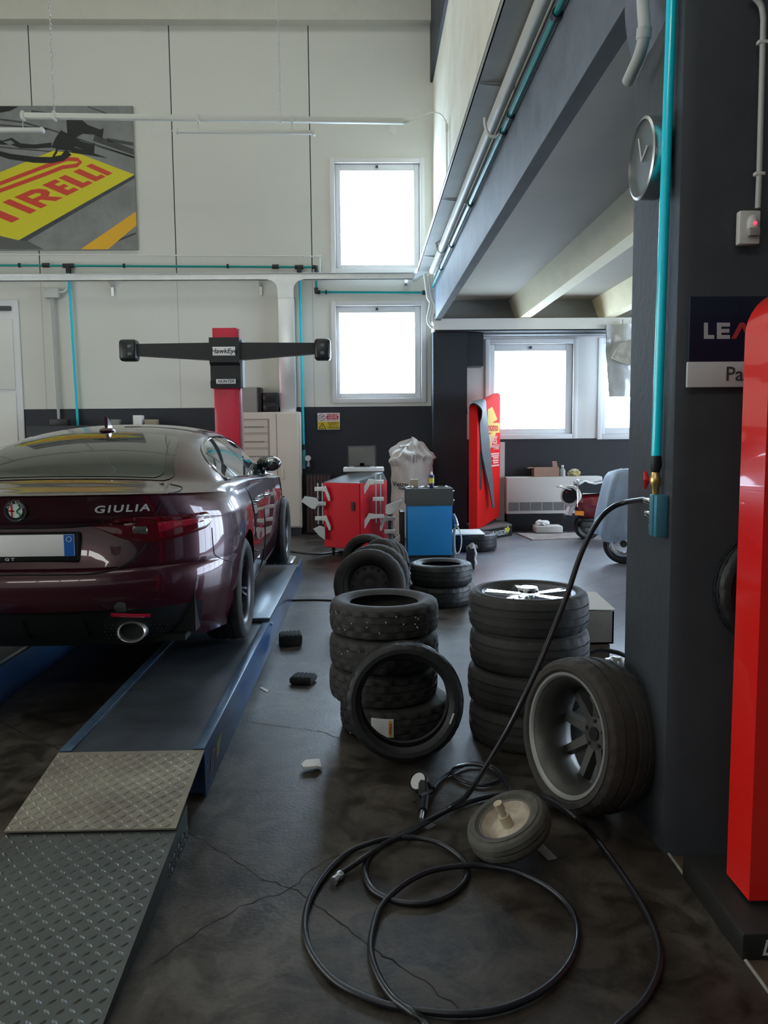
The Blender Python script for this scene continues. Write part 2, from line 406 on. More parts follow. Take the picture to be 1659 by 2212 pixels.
def crack(ps,w=.004):
    P=[at(x,y,Z=0) for x,y in ps]; Q=[]
    for a_,b_ in zip(P,P[1:]):
        n_=max(2,int((b_-a_).length/.03))
        for i in range(n_): Q.append(a_.lerp(b_,i/n_)+V((random.uniform(-.007,.007),random.uniform(-.007,.007),0)))
    Q.append(P[-1]); g=G(); n_=len(Q); vs=[]
    for i,q in enumerate(Q):
        t_=(Q[min(i+1,n_-1)]-Q[max(i-1,0)]).normalized(); s_=V((-t_.y,t_.x,0))*w*random.uniform(.3,1.); vs+=[q+s_+V((0,0,.0006)),q-s_+V((0,0,.0006))]
    g.add(vs,[(2*i,2*i+1,2*i+3,2*i+2) for i in range(n_-1)]); g.build('floor_crack',CRK,FLO)
crack([(408,1797),(470,1835),(560,1895),(640,1925),(700,1965),(800,2045),(880,2095),(990,2180),(1060,2240)],.0035)
crack([(330,2085),(430,2010),(520,1960),(620,1925),(700,1862),(760,1840)],.003)
crack([(540,1560),(600,1568),(690,1580),(745,1600)],.003)
crack([(-40,1540),(60,1590),(130,1622)],.004)
# column at the far corner
cx0,cx1=at(936,900,Y=12.3).x,at(1009,900,Y=12.3).x
zt=at(970,718,Y=12.3).z
struct(G().box((cx0,12.3,0),(cx1,YW,zt)).box((cx1,12.38,at(1030,790,Y=12.3).z),(at(1046,760,Y=12.3).x,YW,zt)).build('pillar_far',DARKP))
# white lintel, slab and ribs of the low bay
zl0,zl1=at(1000,714,Y=12.3).z,at(1000,690,Y=12.3).z
struct(G().box((XB-.02,12.2,zl0),(9,12.6,zl1)).build('lintel',WHITE))
struct(G().box((XB+.28,12.45,zt-.02),(9,YW,zl0)).build('lintel_upper',M('upper_band_grey',(.14,.14,.14),.7)))
struct(G().box((XB,12.2,zl0-.02),(9,12.45,zl0)).build('lintel_shade_strip',BLK))  # added black strip, paints the shaded gap under the lintel
SLAB=M('slab_grey',(.36,.32,.25),.8,var=.12,vs=1.2)
zs=zl1+.30
g=G().box((XB+.09,-4,zs),(9,YW,zs+.2)); struct(g.build('ceiling_bay',SLAB))
struct(G().box((XB+.09,12.45,zl1),(9,YW,zs)).build('wall_over_lintel',CONCR))
x=at(1119,684,Y=12.3).x
g=G()
RIB=M('rib_cream',(.80,.72,.48),.75,var=.1)
for k,xx in enumerate((x,x+1.28,x+2.56)):
    g=G().prism([(xx,PYB,zl1+.0),(xx+.16,PYB,zl1),(xx+.28,PYB,zs),(xx-.12,PYB,zs)],(0,12.45-PYB,0)); struct(g.build('beam_rib',RIB))
# right wall of the bay with a big glazed door out of frame
struct(wall_with_holes(0,0,0,1,[],0,0).box((8.8,-4,0),(9,13,.1)).box((8.8,-4,3.0),(9,13,4.2)).box((8.8,11.5,.1),(9,13,3)).box((8.8,-4,.1),(9,4.5,3.0)).build('wall_right_bay',WALL2))
struct(G().box((8.9,4.5,.1),(8.94,11.5,3.0)).build('window_40',M('glazed_door_daylight',(.9,.95,1),.3,emit=(.68,.82,1.),es=DOOR_E)))
fillp=struct(G().box((-8.98,-2.,1.),(-8.94,9.,3.6)).build('window_41',M('fill_panel_glow',(.9,.95,1),.3,emit=(.95,.97,.95),es=LEFT_E)))  # unseen glowing panel, added to brighten the lower back wall and front faces
g=G()
for k in range(11): g.box((-8.97,-2.04+k*1.1,.95),(-8.90,-1.96+k*1.1,3.65))
for z in (.92,2.26,3.6): g.box((-8.97,-2.04,z),(-8.90,9.04,z+.08))
g.build('sash',WINFR,fillp)  # window-style bars added in front of the fill panel
g=G()
for k in range(6): g.box((8.86,4.46+k*1.4,.1),(8.93,4.54+k*1.4,3.0))
for z in (.1,1.5,2.92): g.box((8.86,4.5,z),(8.93,11.5,z+.08))
g.build('sash',WINFR,bpy.data.objects['window_40'])
# door on the back wall, partly out of frame
x0,x1,z0,z1=prect(-60,662,38,1100)
d=struct(G().box((x0,YW-.03,0),(x1+.1,YW,z1+.1),0,.01).build('door_1',WINFR))
G().box((x0,YW-.05,0),(x1,YW-.03,at(20,850,Y=YW).z),0,.006).box((x0,YW-.05,at(20,842,Y=YW).z),(x1,YW-.03,at(20,690,Y=YW).z),0,.006).build('door_panel',WHITE,d)
G().box((x0,YW-.06,at(20,672,Y=YW).z),(x1,YW-.03,at(20,662,Y=YW).z),0,.004).build('door_closer',GREYD,d)
# world + exposure
w=bpy.data.worlds.new('world'); sc.world=w; w.use_nodes=True
w.node_tree.nodes['Background'].inputs[0].default_value=(.75,.85,1,1); w.node_tree.nodes['Background'].inputs[1].default_value=.15
sc.view_settings.view_transform='Standard'; sc.view_settings.look='None'; sc.view_settings.gamma=1; sc.view_settings.exposure=EXPO
# ================================================================== LIFT, RAMP
pr=at(440,1619,Z=0); 
c0=at(445,1722,Z=0); LX1=c0.x; LY0=c0.y
ZP=H-(H-0)*0+0.0
ZP=at(440,1619,Y=LY0).z
LX0=at(127,1622,Y=LY0).x
ys=at(580,1343,Z=ZP).y
yend=at(656,1249,Z=0).y
ZP2=ZP+.028
def runway(x0,x1,label,grp,sticker):
    t=thing('lift_runway',label,'car lift',((x0+x1)/2,LY0,0),grp)
    g=G()
    g.box((x0,LY0,.01),(x0+.012,yend,ZP),0,.003).box((x1-.012,LY0,.0),(x1,yend,ZP),0,.003)
    g.box((x0+.012,LY0+.0,.02),(x1-.012,LY0+.012,ZP-.02),0)
    if sticker:
        for yy,zz,r_ in ((LY0+.06,ZP*.62,.007),(LY0+.06,ZP*.2,.005)): g.cyl((x1-.002,yy,zz),(x1+.001,yy,zz),r_,8,1)
    g.build('side_frame',[LIFTB,BLK],t)
    G().box((x0+.012,LY0+.002,ZP-.012),(x1-.012,ys,ZP-.004)).build('deck',DECK,t)
    G().box((x0,LY0,ZP-.003),(x0+.05,ys,ZP+.006),0,.002).box((x1-.05,LY0,ZP-.003),(x1,ys,ZP+.006),0,.003).build('edge_rail',[M('rail_worn_blue',(.10,.17,.27),.28,.5,var=.5,vs=9)],t)
    G().box((x0,ys,ZP),(x1,yend-.55,ZP2),0,.003).build('slip_plate',[M('slip_plate',(.13,.165,.21),.3,.45,var=.3,vs=2.5)],t)
    g=G(); g.box((x0+.06,yend-.5,ZP2-.01),(x1-.06,yend-.04,ZP2+.01),0,.003)
    for k in range(12): g.box((x0+.08,yend-.49+k*.038,ZP2+.01),(x1-.08,yend-.49+k*.038+.016,ZP2+.018))
    g.build('turntable',[STEEL],t)
    G().cyl((x1,ys+.06,ZP-.03),(x1+.012,ys+.06,ZP-.03),.014,12).build('bolt',STEEL,t)
    return t
rw=runway(LX0,LX1,'blue lift runway with worn steel deck under the car wheels beside the tyre stacks','car lift runways',True)
# sticker: flame red to yellow lettering
g=G(); mm=plane_mat((LX1+.001,LY0+.20,ZP*.47),(0,1,0),(0,0,1))
def sp(a,b): return mm@V((a,b,.0005))
g.poly([sp(-.11,-.04),(sp(-.02,-.045)),sp(.04,.03),sp(-.04,.05)],0); g.poly([sp(.05,-.03),sp(.10,-.03),sp(.20,.045),sp(.07,.04)],1)
g.text('HPA',.075,mm@tr(-.03,0,.001),2,.0003,.001,shear=.3)
g.build('maker_sticker',[M('sticker_red',(.22,.05,.03),.5,var=.4,vs=20),M('sticker_yellow',(.30,.27,.05),.5,var=.3,vs=20),M('sticker_ink',(.03,.05,.1),.5)],rw)
LW=LX1-LX0
lx=-2.15
runway(lx-.85,lx,'far blue lift runway mostly hidden in the dark under the car','car lift runways',False)
# ramp: worn flap + dark lower ramp, both with raised lugs
def lugs(g,o,ex,ey,nx,ny,sx,sy,mi=0):
    """raised lens lugs alternating +-45 deg on a plane o + ex,ey"""
    ex=V(ex);ey=V(ey);n=ex.cross(ey).normalized();o=V(o)
    for i in range(nx):
        for j in range(ny):
            c=o+ex*((i+.5)*sx)+ey*((j+.5)*sy)
            d=(ex+ey).normalized() if (i+j)%2 else (ex-ey).normalized(); p=n.cross(d)
            l=.0150; w_=.0052
            q=[c+d*l,c+d*l*.4+p*w_,c-d*l*.4+p*w_,c-d*l,c-d*l*.4-p*w_,c+d*l*.4-p*w_]
            tp=[c+d*l*.5+n*.0028,c-d*l*.5+n*.0028]
            k=len(g.v); 
            g.add(q+tp,[(0,1,6),(1,2,7,6),(2,3,7),(3,4,7),(4,5,6,7),(5,0,6)],mi,False)
rtop=at(404,1737,Y=at(412,1812,Z=0).y)
RY1=rtop.y; RZ1=rtop.z; rnear=at(246,2150,X=rtop.x)
sl=(RZ1-rnear.z)/(RY1-rnear.y)
RY0=RY1-RZ1/sl
t=thing('approach_ramp','dark diamond plate drive-on ramp leading up to the blue lift runway','ramp',((LX0+LX1)/2,RY0,0))
rx1=rtop.x; rx0=LX0-.0
ey=V((0,RY1-RY0,RZ1)).normalized(); Lr=math.hypot(RY1-RY0,RZ1)
g=G(); g.prism([(rx1,RY0,.0),(rx1,RY1,.0),(rx1,RY1,RZ1-.003)],(-.006,0,0),0)
lugs(g,(rx1+.0005,RY0+.9,.003),(0,1,0),(0,0,1),int((RY1-RY0-.9)/.034),2,.034,.034)
g.build('side_skirt',PLATE_D,t)
g=G(); g.add([(rx0,RY0,0),(rx1,RY0,0),(rx1,RY1,RZ1),(rx0,RY1,RZ1),(rx0,RY1,RZ1-.006),(rx1,RY1,RZ1-.006)],[(0,1,2,3),(3,2,5,4)])
s=.034; ny=int(Lr*.95/s); lugs(g,V((rx0,RY0,0))+ey*(Lr-ny*s),(1,0,0),ey,int((rx1-rx0)/s),ny,s,s)
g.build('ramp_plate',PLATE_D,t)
fe=at(377,1791,X=LX1-.005)
f0=V((LX0,LY0-.005,ZP)); f1=V((LX0,fe.y,fe.z+.004)); ey2=(f1-f0).normalized(); Lf=(f1-f0).length
n2=V((1,0,0)).cross(-ey2)
g=G(); g.box((0,0,-.006),(1,1,0)); 
g.v=[f1+V((1,0,0))*(p.x*(LX1-LX0))-ey2*(p.y*Lf)+V((0,0,p.z)) for p in g.v]
lugs(g,f1+V((0,0,.0004)),(1,0,0),-ey2,int((LX1-LX0)/.030),int(Lf/.030),.030,.030)
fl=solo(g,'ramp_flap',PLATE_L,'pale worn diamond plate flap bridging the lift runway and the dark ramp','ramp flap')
# ================================================================== CAR
Xc=at(36,1102,Y=4.16).x; Yb=4.10; CZ=ZP+.009
LEN=4.60; D=.95; NX=2.5
WT=[(.19,.96),(.3,1.0),(.45,1.03),(.55,1.035),(.66,1.035),(.78,1.03),(.88,1.02),(.95,.995),(1.0,.965),(1.04,.94)]
YR=[(.22,.24),(.26,.20),(.32,.13),(.40,.075),(.437,.05),(.445,.022),(.48,.005),(.55,0.),(.61,.012),(.645,.04),(.652,.062),(.66,.055),(.70,.075),(.78,.105),(.86,.125),(.885,.125),(.893,.062),(.905,.05),(.95,.04),(1.0,.022),(1.022,.012),(1.03,.02)]
YRS=[(.22,.16),(.26,.12),(.32,.075),(.40,.035),(.437,.02),(.445,.018),(.48,.006),(.55,0.),(.61,.012),(.645,.04),(.652,.055),(.66,.05),(.70,.052),(.78,.06),(.86,.062),(.885,.062),(.893,.058),(.905,.05),(.95,.04),(1.0,.022),(1.022,.012),(1.03,.02)]
WY=[(0,1.),(1.08,1.),(1.9,.978),(2.6,.958),(3.3,.945),(3.82,.95),(4.6,.92)]
AX1,AX2=1.08,3.80
def ss(a,b,x): x=max(0,min(1,(x-a)/(b-a))); return x*x*(3-2*x)
def wid(z,y):
    h=.018*math.exp(-((y-1.15)/.5)**2)*ss(.5,.8,z)
    return (itp(WT,z)+h)*sitp(WY,y)
def yrz(g_,z): return lerp(itp(YR,z),itp(YRS,z),ss(.36,.62,abs(g_)))
def pl(g_): return D*(1-max(0,1-abs(g_)**NX)**(1/NX))
def rearP(g_,z):
    """point on the tail of the car, g -1..1 across, z above the deck"""
    p=pl(g_); t_=math.asin(min(1,abs(g_)**(NX/2)))/(PI/2); zn=.22+(z-.185)*.81/(1.03-.045*t_**2-.185)
    y=p+yrz(g_,zn)*(1-p/D)
    return V((g_*wid(z,p),y,z))
def cw(p): return V((Xc+p[0],Yb+p[1],CZ+p[2]))
def inv(px,py):
    Y=4.3
    for _ in range(40):
        p=at(px,py,Y=Y); z=p.z-CZ; x=p.x-Xc
        g_=max(-.985,min(.985,x/wid(z,max(0,Y-Yb)))); q=rearP(g_,z); Y=lerp(Y,Yb+q.y,.6)
    return g_,z
def zsh(y,th):   # shoulder height: th is 0 at the tail centre, 1 at the corner
    rear=1.03-.045*th**2
    side=sitp([(0,.985),(.95,.985),(1.6,.975),(2.6,.955),(3.4,.93),(3.8,.915),(4.2,.87),(4.6,.76)],y)
    return rear if th<1 else side
PLN=[]     # contour parameters: (kind, value)
for i in range(25): PLN.append(('r',i/24))
for y in [1.0+.05*k for k in range(1,54)]:
    if y<3.66: PLN.append(('f',y))
for i in range(13): PLN.append(('n',i/12))
def contour(par,zn):
    k,t=par
    if k=='r':
        th=t*PI/2; g_=math.sin(th)**(2/NX); y=D*(1-math.cos(th)**(2/NX)); zt=zsh(y,t); zb=.185
        z=zb+(zt-zb)*(zn-.22)/.81
        return V((g_*wid(z,y), y+yrz(g_,zn)*(1-y/D), z))
    if k=='f':
        zt=zsh(t,1); zb=.2; z=zb+(zt-zb)*(zn-.22)/.81
        return V((wid(z,t),t,z))
    th=(1-t)*PI/2; Df=LEN-3.68; y=LEN-Df*(1-math.cos(th)**(2/2.4)); g_=math.sin(th)**(2/2.4)
    zt=zsh(y,1); zb=.2; z=zb+(zt-zb)*(zn-.22)/.81
    return V((g_*wid(z,y),y,z))
LV=[.22,.24,.26,.29,.32,.36,.40,.437,.445,.46,.48,.515,.55,.58,.61,.63,.645,.652,.66,.68,.70,.74,.78,.82,.86,.885,.893,.905,.93,.95,.975,1.0,1.012,1.022,1.03]
def shell(l0,l1,ysel):
    g=G(); n=len(PLN); lv=[l for l in LV if l0<=l<=l1]
    ga=[[contour(p,z) for p in PLN] for z in lv]
    def ins(p): return any((p.y-a)**2+(p.z-.335)**2<.385**2 and p.x>.6 and p.y>.55 for a in (AX1,AX2))
    def snap(p):
        for a in (AX1,AX2):
            dy,dz=p.y-a,p.z-.335; r=math.hypot(dy,dz)
            if r<.385 and p.x>.6 and p.y>.55:
                k=.385/max(r,1e-4); return V((p.x,a+dy*k,.335+dz*k))
        return p
    for s_ in (1,-1):
        vs=[]; 
        for row in ga:
            for p in row:
                q=snap(p); vs.append(cw((q.x*s_,q.y,q.z)))
        fs=[]
        for j in range(len(lv)-1):
            for i in range(n-1):
                c=[ga[j][i],ga[j][i+1],ga[j+1][i+1],ga[j+1][i]]
                if all(ins(p) for p in c): continue
                if not ysel(c[0].y,PLN[i]): continue
                fs.append((j*n+i,j*n+i+1,(j+1)*n+i+1,(j+1)*n+i))
        g.add(vs,fs,0,True)
    return g
car=thing('sedan_car','burgundy four door sedan seen from behind parked on the blue wheel alignment lift','car',cw((0,2.3,-.004)))
PAINT=M('burgundy_metallic',(.048,.0045,.014),.28,.30,coat=1.,spec=.5)
PAINT.node_tree.nodes['Principled BSDF'].inputs['Coat Roughness'].default_value=.015
TRIMB=M('car_black_trim',(.014,.016,.017),.6,var=.2,vs=12,spec=.25)
isr=lambda par: par[0]=='r' and par[1]<.60
body=shell(.437,1.03,lambda y,p: True)
# sides below the bumper line stay painted
low=shell(.22,.437,lambda y,p: not isr(p)); body.v+= []; o=len(body.v)
body.v+=low.v; body.f+=[[i+o for i in f] for f in low.f]; body.m+=low.m; body.sm+=low.sm
# ---- upper surface
ZC=[(.0,1.03),(.1,1.037),(.35,1.056),(.62,1.073),(.70,1.09),(.85,1.15),(1.05,1.225),(1.25,1.29),(1.45,1.342),(1.6,1.368),(1.9,1.405),(2.2,1.42),(2.5,1.42),(2.85,1.395),(3.0,1.36),(3.3,1.20),(3.6,1.04),(3.75,.99),(4.1,.955),(4.4,.89),(4.6,.78)]
WR=[(0,.74),(.35,.75),(.62,.71),(.85,.665),(1.1,.625),(1.4,.595),(1.8,.575),(2.2,.57),(2.6,.575),(2.9,.595),(3.2,.65),(3.5,.71),(3.75,.75),(4.2,.72),(4.6,.66)]
ZR=[(0,1.012),(.35,1.035),(.62,1.05),(.75,1.08),(.85,1.115),(1.1,1.205),(1.4,1.285),(1.8,1.345),(2.2,1.365),(2.6,1.355),(2.9,1.315),(3.2,1.18),(3.5,1.03),(3.75,.97),(4.2,.92),(4.6,.765)]
WB=[(0,.82),(.35,.87),(.62,.905),(.9,.925),(1.2,.93),(1.6,.935),(2.2,.925),(2.8,.90),(3.2,.88),(3.6,.865),(4.2,.88),(4.6,.70)]
ZB=[(0,1.003),(.35,1.018),(.62,1.035),(.9,1.045),(1.2,1.043),(1.6,1.03),(2.2,1.005),(2.8,.98),(3.2,.965),(3.6,.95),(4.2,.905),(4.6,.76)]
def section(y,v):
    wr,zr,wb,zb,zc_=sitp(WR,y),sitp(ZR,y),sitp(WB,y),sitp(ZB,y),sitp(ZC,y)
    if v<=.5:
        u=v/.5; return V((wr*u,y,zc_-(zc_-zr)*u**2.4))
    if v<=.85:
        s=(v-.5)/.35; b=.030*math.sin(PI*s)
        return V((lerp(wr,wb,s)+b,y,lerp(zr,zb,s)+b*.35))
    s=(v-.85)/.15
    # shoulder edge of the lower body
    k=max(0,min(1,(y-.0)/1.0))
    th=1 if y>=.95 else None
    if y>=.95:
        if y<=3.68: ex=contour(('f',y),1.03)
        else:
            g_=max(0,1-(1-min(1,(LEN-y)/(LEN-3.68)))**2.4)**(1/2.4); ex=V((g_*wid(.9,y),y,zsh(y,1)))
        ex=V((ex.x,y,zsh(y,1)))
    else:
        ex=None
    c=V(((wb+ex.x)/2+.03,y,zb-.008)); a=V((wb,y,zb))
    return a*(1-s)**2+c*2*s*(1-s)+ex*s*s
def upper(y,v):
    if y>=.95: return section(y,v)
    # tail: sections bend round to the lip, the outer end runs along the corner
    k=y/.95
    tt=.80+.20*k
    ex=contour(('r',tt),1.03)
    kx=1-k
    wr,zr,wb,zb,zc_=sitp(WR,y),sitp(ZR,y),sitp(WB,y),sitp(ZB,y),sitp(ZC,y)
    if v<=.5: u=v/.5; p=V((wr*u,y,zc_-(zc_-zr)*u**2.4))
    elif v<=.85:
        s=(v-.5)/.35; b=.030*math.sin(PI*s)*k; p=V((lerp(wr,wb,s)+b,y,lerp(zr,zb,s)+b*.35))
    else:
        s=(v-.85)/.15; c=V(((wb+ex.x)/2+.03*k,y,zb-.008*k)); a=V((wb,y,zb)); e=V((ex.x,y,ex.z)); p=a*(1-s)**2+c*2*s*(1-s)+e*s*s
    # bend
    f=min(1,p.x/ex.x)
    th=math.asin(min(1,(min(.999,p.x/ .965))**(NX/2)))/(PI/2) if p.x>0 else 0
    lip=contour(('r',min(tt,th)),1.03)
    sy=(1-k)**1.6
    yl=lip.y
    zl=lip.z
    ynew=y+(yl-.02)*sy + (ex.y-y-(yl-.02)*sy)*max(0,(f-.6)/.4)**2*(1-sy)
    if v>=.999: return ex
    zz=p.z+(zl-p.z)*(1-k)**3
    return V((p.x,max(ynew,.0),zz))
def upgrid(y0,y1,v0,v1,nu,nv,side,off=0.,ff=None):
    def fn(a,b):
        y=lerp(y0,y1,a); v=lerp(v0,v1,b)
        if ff: y,v=ff(a,b)
        e=1e-3
        p=upper(y,v)
        if off:
            du=upper(y+e,v)-p; dv=upper(y,max(0,v-e))-p if v>.5 else -(upper(y,v+e)-p)
            n=du.cross(dv); 
            if n.length>0: 
                n.normalize()
                if n.z<0 or (abs(n.z)<.3 and n.x<0): n=-n
                p=p+n*off
        return cw((p.x*side,p.y,p.z))
    return fn,nu,nv
YST=[0]+[.012,.03,.06,.1,.15,.2,.27,.35,.43,.5,.56,.6,.64,.68,.72,.76,.82,.88,.949]+[.95+.05*k for k in range(1,72) if .95+.05*k<4.58]+[4.595]
VST=[k/24 for k in range(13)]+[.5+.35*k/10 for k in range(1,11)]+[.85+.15*k/6 for k in range(1,7)]
for s_ in (1,-1):
    vs=[cw((p.x*s_,p.y,p.z)) for y in YST for v in VST for p in (upper(y,v),)]
    n=len(VST); body.add(vs,[(i*n+j,(i+1)*n+j,(i+1)*n+j+1,i*n+j+1) for i in range(len(YST)-1) for j in range(n-1)],0,True)
bo=body.build('body',PAINT,car)
bm=bmesh.new(); bm.from_mesh(bo.data); bmesh.ops.remove_doubles(bm,verts=bm.verts,dist=.0015); bmesh.ops.recalc_face_normals(bm,faces=bm.faces); bm.to_mesh(bo.data); bm.free()
for p in bo.data.polygons: p.use_smooth=True
bo.data.set_sharp_from_angle(angle=R(38))
# diffuser
dif=shell(.22,.437,lambda y,p: isr(p))
for k in (-.30,-.02,.30):   # fins
    a=rearP(k,.24)
    dif.prism([cw((a.x,a.y+.02,.235)),cw((a.x,a.y-.03,.25)),cw((a.x,rearP(k,.36).y-.012,.36)),cw((a.x,rearP(k,.36).y+.05,.36))],(.012,0,0))
dif.box(cw((-.8,.26,.2)),cw((.8,4.2,.235)))
dif.build('rear_diffuser',TRIMB,car)
# wheel wells
for s_ in (1,-1):
    for a in (AX1,AX2):
        mt=Matrix.Translation(cw((s_*.66,a,.335)))@ry(90)
        g=G().lathe([(.392,s_*.33),(.392,-s_*.1),(.0,-s_*.1)],mt,40,0,False)
        for p in g.v: p.z=max(p.z,CZ+.20)
        g.build('wheel_arch_liner',BLK,car)
# under body shade
G().box(cw((-.85,.3,.24)),cw((.85,4.3,.5))).build('underbody',BLK,car)
# ---- patches on the tail
def patch(top,bot,nc,nr,off,side=1,g=None,mi=0):
    T=[inv(*p) for p in top]; B=[inv(*p) for p in bot]
    T.sort(); B.sort(); g0=max(T[0][0],B[0][0]); g1=min(T[-1][0],B[-1][0])
    def fn(a,b):
        gg=lerp(g0,g1,a); z=lerp(itp(T,gg),itp(B,gg),b); p=rearP(gg,z); e=.004
        n=(rearP(gg+e,z)-p).cross(rearP(gg,z+.006)-rearP(gg,z-.006)); n.normalize()
        if n.y>0: n=-n
        edge=min(1,8*min(a,1-a,b,1-b)+.25)
        p=p+n*off*edge; return cw((p.x*side,p.y,p.z))
    g=g or G(); g.grid(fn,nc,nr,mi); return g
TLTOP=[(195,1137),(215,1130),(240,1123),(262,1119),(300,1117),(328,1116),(380,1113),(420,1109),(443,1105),(452,1108),(457,1118)]
TLBOT=[(195,1137),(225,1148),(262,1163),(300,1171),(320,1174),(345,1170),(380,1162),(420,1150),(445,1140),(453,1132),(457,1122)]
LAMPR=M('tail_lamp_red',(.11,.004,.010),.08,coat=1.,var=.35,vs=9)
for s_ in (1,-1):
    tl=patch(TLTOP,TLBOT,60,10,.010,s_).build('tail_lamp',LAMPR,car)
    patch([(283,1133),(328,1131)],[(278,1155),(322,1158)],8,4,.0125,s_).build('reverse_lens',M('lens_grey',(.16,.16,.15),.15,.3,var=.5,vs=60),tl)
    patch([(330,1124),(445,1112)],[(330,1158),(445,1126)],20,5,.0118,s_).build('brake_lens',M('lens_red_glow',(.42,.012,.035),.12,coat=1.,var=.5,vs=30),tl)
    patch([(234,1323),(335,1325)],[(240,1332),(325,1333)],16,3,.006,s_).build('reflector',M('reflector_red',(.55,.01,.05),.25,coat=.6),car)
    # exhaust
    c=rearP(*inv(288,1362)); y=c.y-.045
    ea=V((c.x*s_,y,c.z))
    g=G(); 
    pr_=[(.064,.0),(.068,-.004),(.072,.004),(.072,.12),(.058,.12),(.058,.01)]
    mt=Matrix.Translation(cw(ea))@Matrix.Diagonal((1.08,1,.80,1))@rx(-90)
    g.lathe(pr_,mt,36)
    ex=g.build('exhaust_tip',M('exhaust_chrome',(.9,.9,.9),.22,.9),car)
    g=G(); g.lathe([(.058,.03),(.0,.03)],mt,24,0,False); g.build('exhaust_bore',BLK,ex)
    # honeycomb beside the exhaust
    g=patch([(222,1350),(262,1342),(310,1342),(345,1352),(372,1372)],[(222,1352),(250,1372),(300,1384),(345,1384),(372,1374)],20,6,.004,s_)
    for i in range(16):
        for j in range(5):
            q=inv(228+i*9+(j%2)*4.5,1350+j*7)
            if abs(228+i*9-288)<32: continue
            p=rearP(*q); p=V((p.x*s_,p.y-.006,p.z)); g.cbox(cw(p),(.012,.008,.007),0,.002)
    g.build('exhaust_surround',TRIMB,car)
# tow flap
patch([(247,1308),(252,1302),(262,1300),(270,1303),(273,1310)],[(247,1322),(260,1322),(273,1322)],10,4,.003).build('tow_eye_cover',M('grey_primer',(.09,.10,.10),.6),car)
# plate
zpl=inv(100,1180)[1]; yp=rearP(0,zpl).y-.03; zt_,zb_=inv(120,1150)[1],inv(120,1210)[1]
hwp=(at(168,1180,Y=Yb+yp).x-Xc)
pt=G().box(cw((-hwp,yp-.012,zb_-.004)),cw((hwp,yp+.06,zt_+.004)),0,.010).build('plate_holder',TRIMB,car)
zA,zB=zb_+.024,zt_-.004
g=G().box(cw((-hwp+.012,yp-.016,zA)),cw((hwp-.012,yp-.011,zB)),0,.003)
bw=.052
for s_ in (1,-1):
    a,b=sorted((s_*(hwp-.013),s_*(hwp-.013-bw))); g.box(cw((a,yp-.0172,zA+.001)),cw((b,yp-.0155,zB-.001)),1)
g.lathe([(.012,-.0005),(.015,-.0005),(.015,.0005),(.012,.0005)],Matrix.Translation(cw((hwp-.013-bw/2,yp-.0175,zB-.024)))@rx(90),24,2)
# blanked field with a black border

PLW=M('plate_white',(.93,.93,.92),.4)
g.build('number_plate',[PLW,M('plate_blue',(.01,.12,.48),.4),M('plate_ring',(.6,.66,.75),.4),BLK],pt)
g=G().text('TOP GT',.021,Matrix.Translation(cw((hwp-.40,yp-.0135,zb_+.009)))@FACE,0,.0005,.0006,space=1.5,wscale=1.5)
g.build('holder_text',M('letter_white',(.62,.64,.63),.4),pt)
# emblem
e=inv(36.5,1103); ep=rearP(*e); ep=V((ep.x,ep.y-.012,ep.z))
er=24/1725*4.15
mt=Matrix.Translation(cw(ep))@rx(90)
em=G().lathe([(0,-.01),(er,-.01),(er,.004),(er*.97,.010),(er*.88,.010),(er*.86,.006),(0,.006)],mt,40,0,False).build('round_emblem',CHROME,car)
g=G()
g.lathe([(er*.62,.0065),(er*.84,.0065),(er*.84,.007),(er*.62,.007)],mt,36,0)
g.lathe([(0,.0066),(er*.62,.0066)],mt,30,1,False)
mf=mt@tr(0,0,.0078)
g.box((-.004,-.03,0),(.004,.03,.001),2,mat=mf@tr(-.018,0,0)); g.box((-.016,-.004,0),(.012,.004,.001),2,mat=mf@tr(-.018,0,0))
g.tube([mf@V((.016+.009*math.sin(k*.9),.030-k*.0062,.001)) for k in range(11)],.0042,6,3)
for k,(chs) in enumerate('ALFA ROMEO'):
    a=R(155-k*14.4); g.text(chs,.016,mf@tr(math.cos(a)*er*.73,math.sin(a)*er*.73,0)@rz(math.degrees(a)-90),4,.0004)
g.build('emblem_face',[BLK,M('emblem_white',(.75,.78,.76),.3),M('emblem_red',(.5,.02,.03),.3),M('emblem_green',(.0,.25,.10),.3),M('emblem_silver',(.7,.7,.7),.3)],em)
# lettering
a=inv(264,1099); p=rearP(*a); p2=rearP(a[0]+.02,a[1]); 
wl=(at(301,1099,Y=Yb+p.y).x-at(225,1099,Y=Yb+p.y).x)
mm=plane_mat(cw((p.x,p.y-.006,p.z)),p2-p,(0,-.08,1))
g=G().text('GIULIA',.052,mm,0,.002,.0012,shear=.15,space=1.25,wscale=1.45)
g.build('boot_lettering',M('letter_chrome',(.8,.81,.82),.35,.3),car)
a=inv(250,1189); p=rearP(*a); p2=rearP(a[0]+.02,a[1]); mm=plane_mat(cw((p.x,p.y-.005,p.z)),p2-p,(0,0,1))
g=G().prism([mm@V(q) for q in ((-.026,.026,0),(.026,.026,0),(.022,-.016,0),(0,-.028,0),(-.022,-.016,0))],mm.to_3x3()@V((0,0,.004)),0)
g.prism([mm@V(q) for q in ((-.020,.020,.004),(.020,.020,.004),(.017,-.012,.004),(0,-.022,.004),(-.017,-.012,.004))],mm.to_3x3()@V((0,0,.001)),1)
for i in (-1,0,1): g.cbox((0,0,0),(.006,.028,.002),0); g.v[-8:]=[mm@(q+V((i*.009,.002,.006))) for q in g.v[-8:]]
g.build('shield_badge',[CHROME,M('badge_dark_red',(.12,.02,.03),.3)],car)
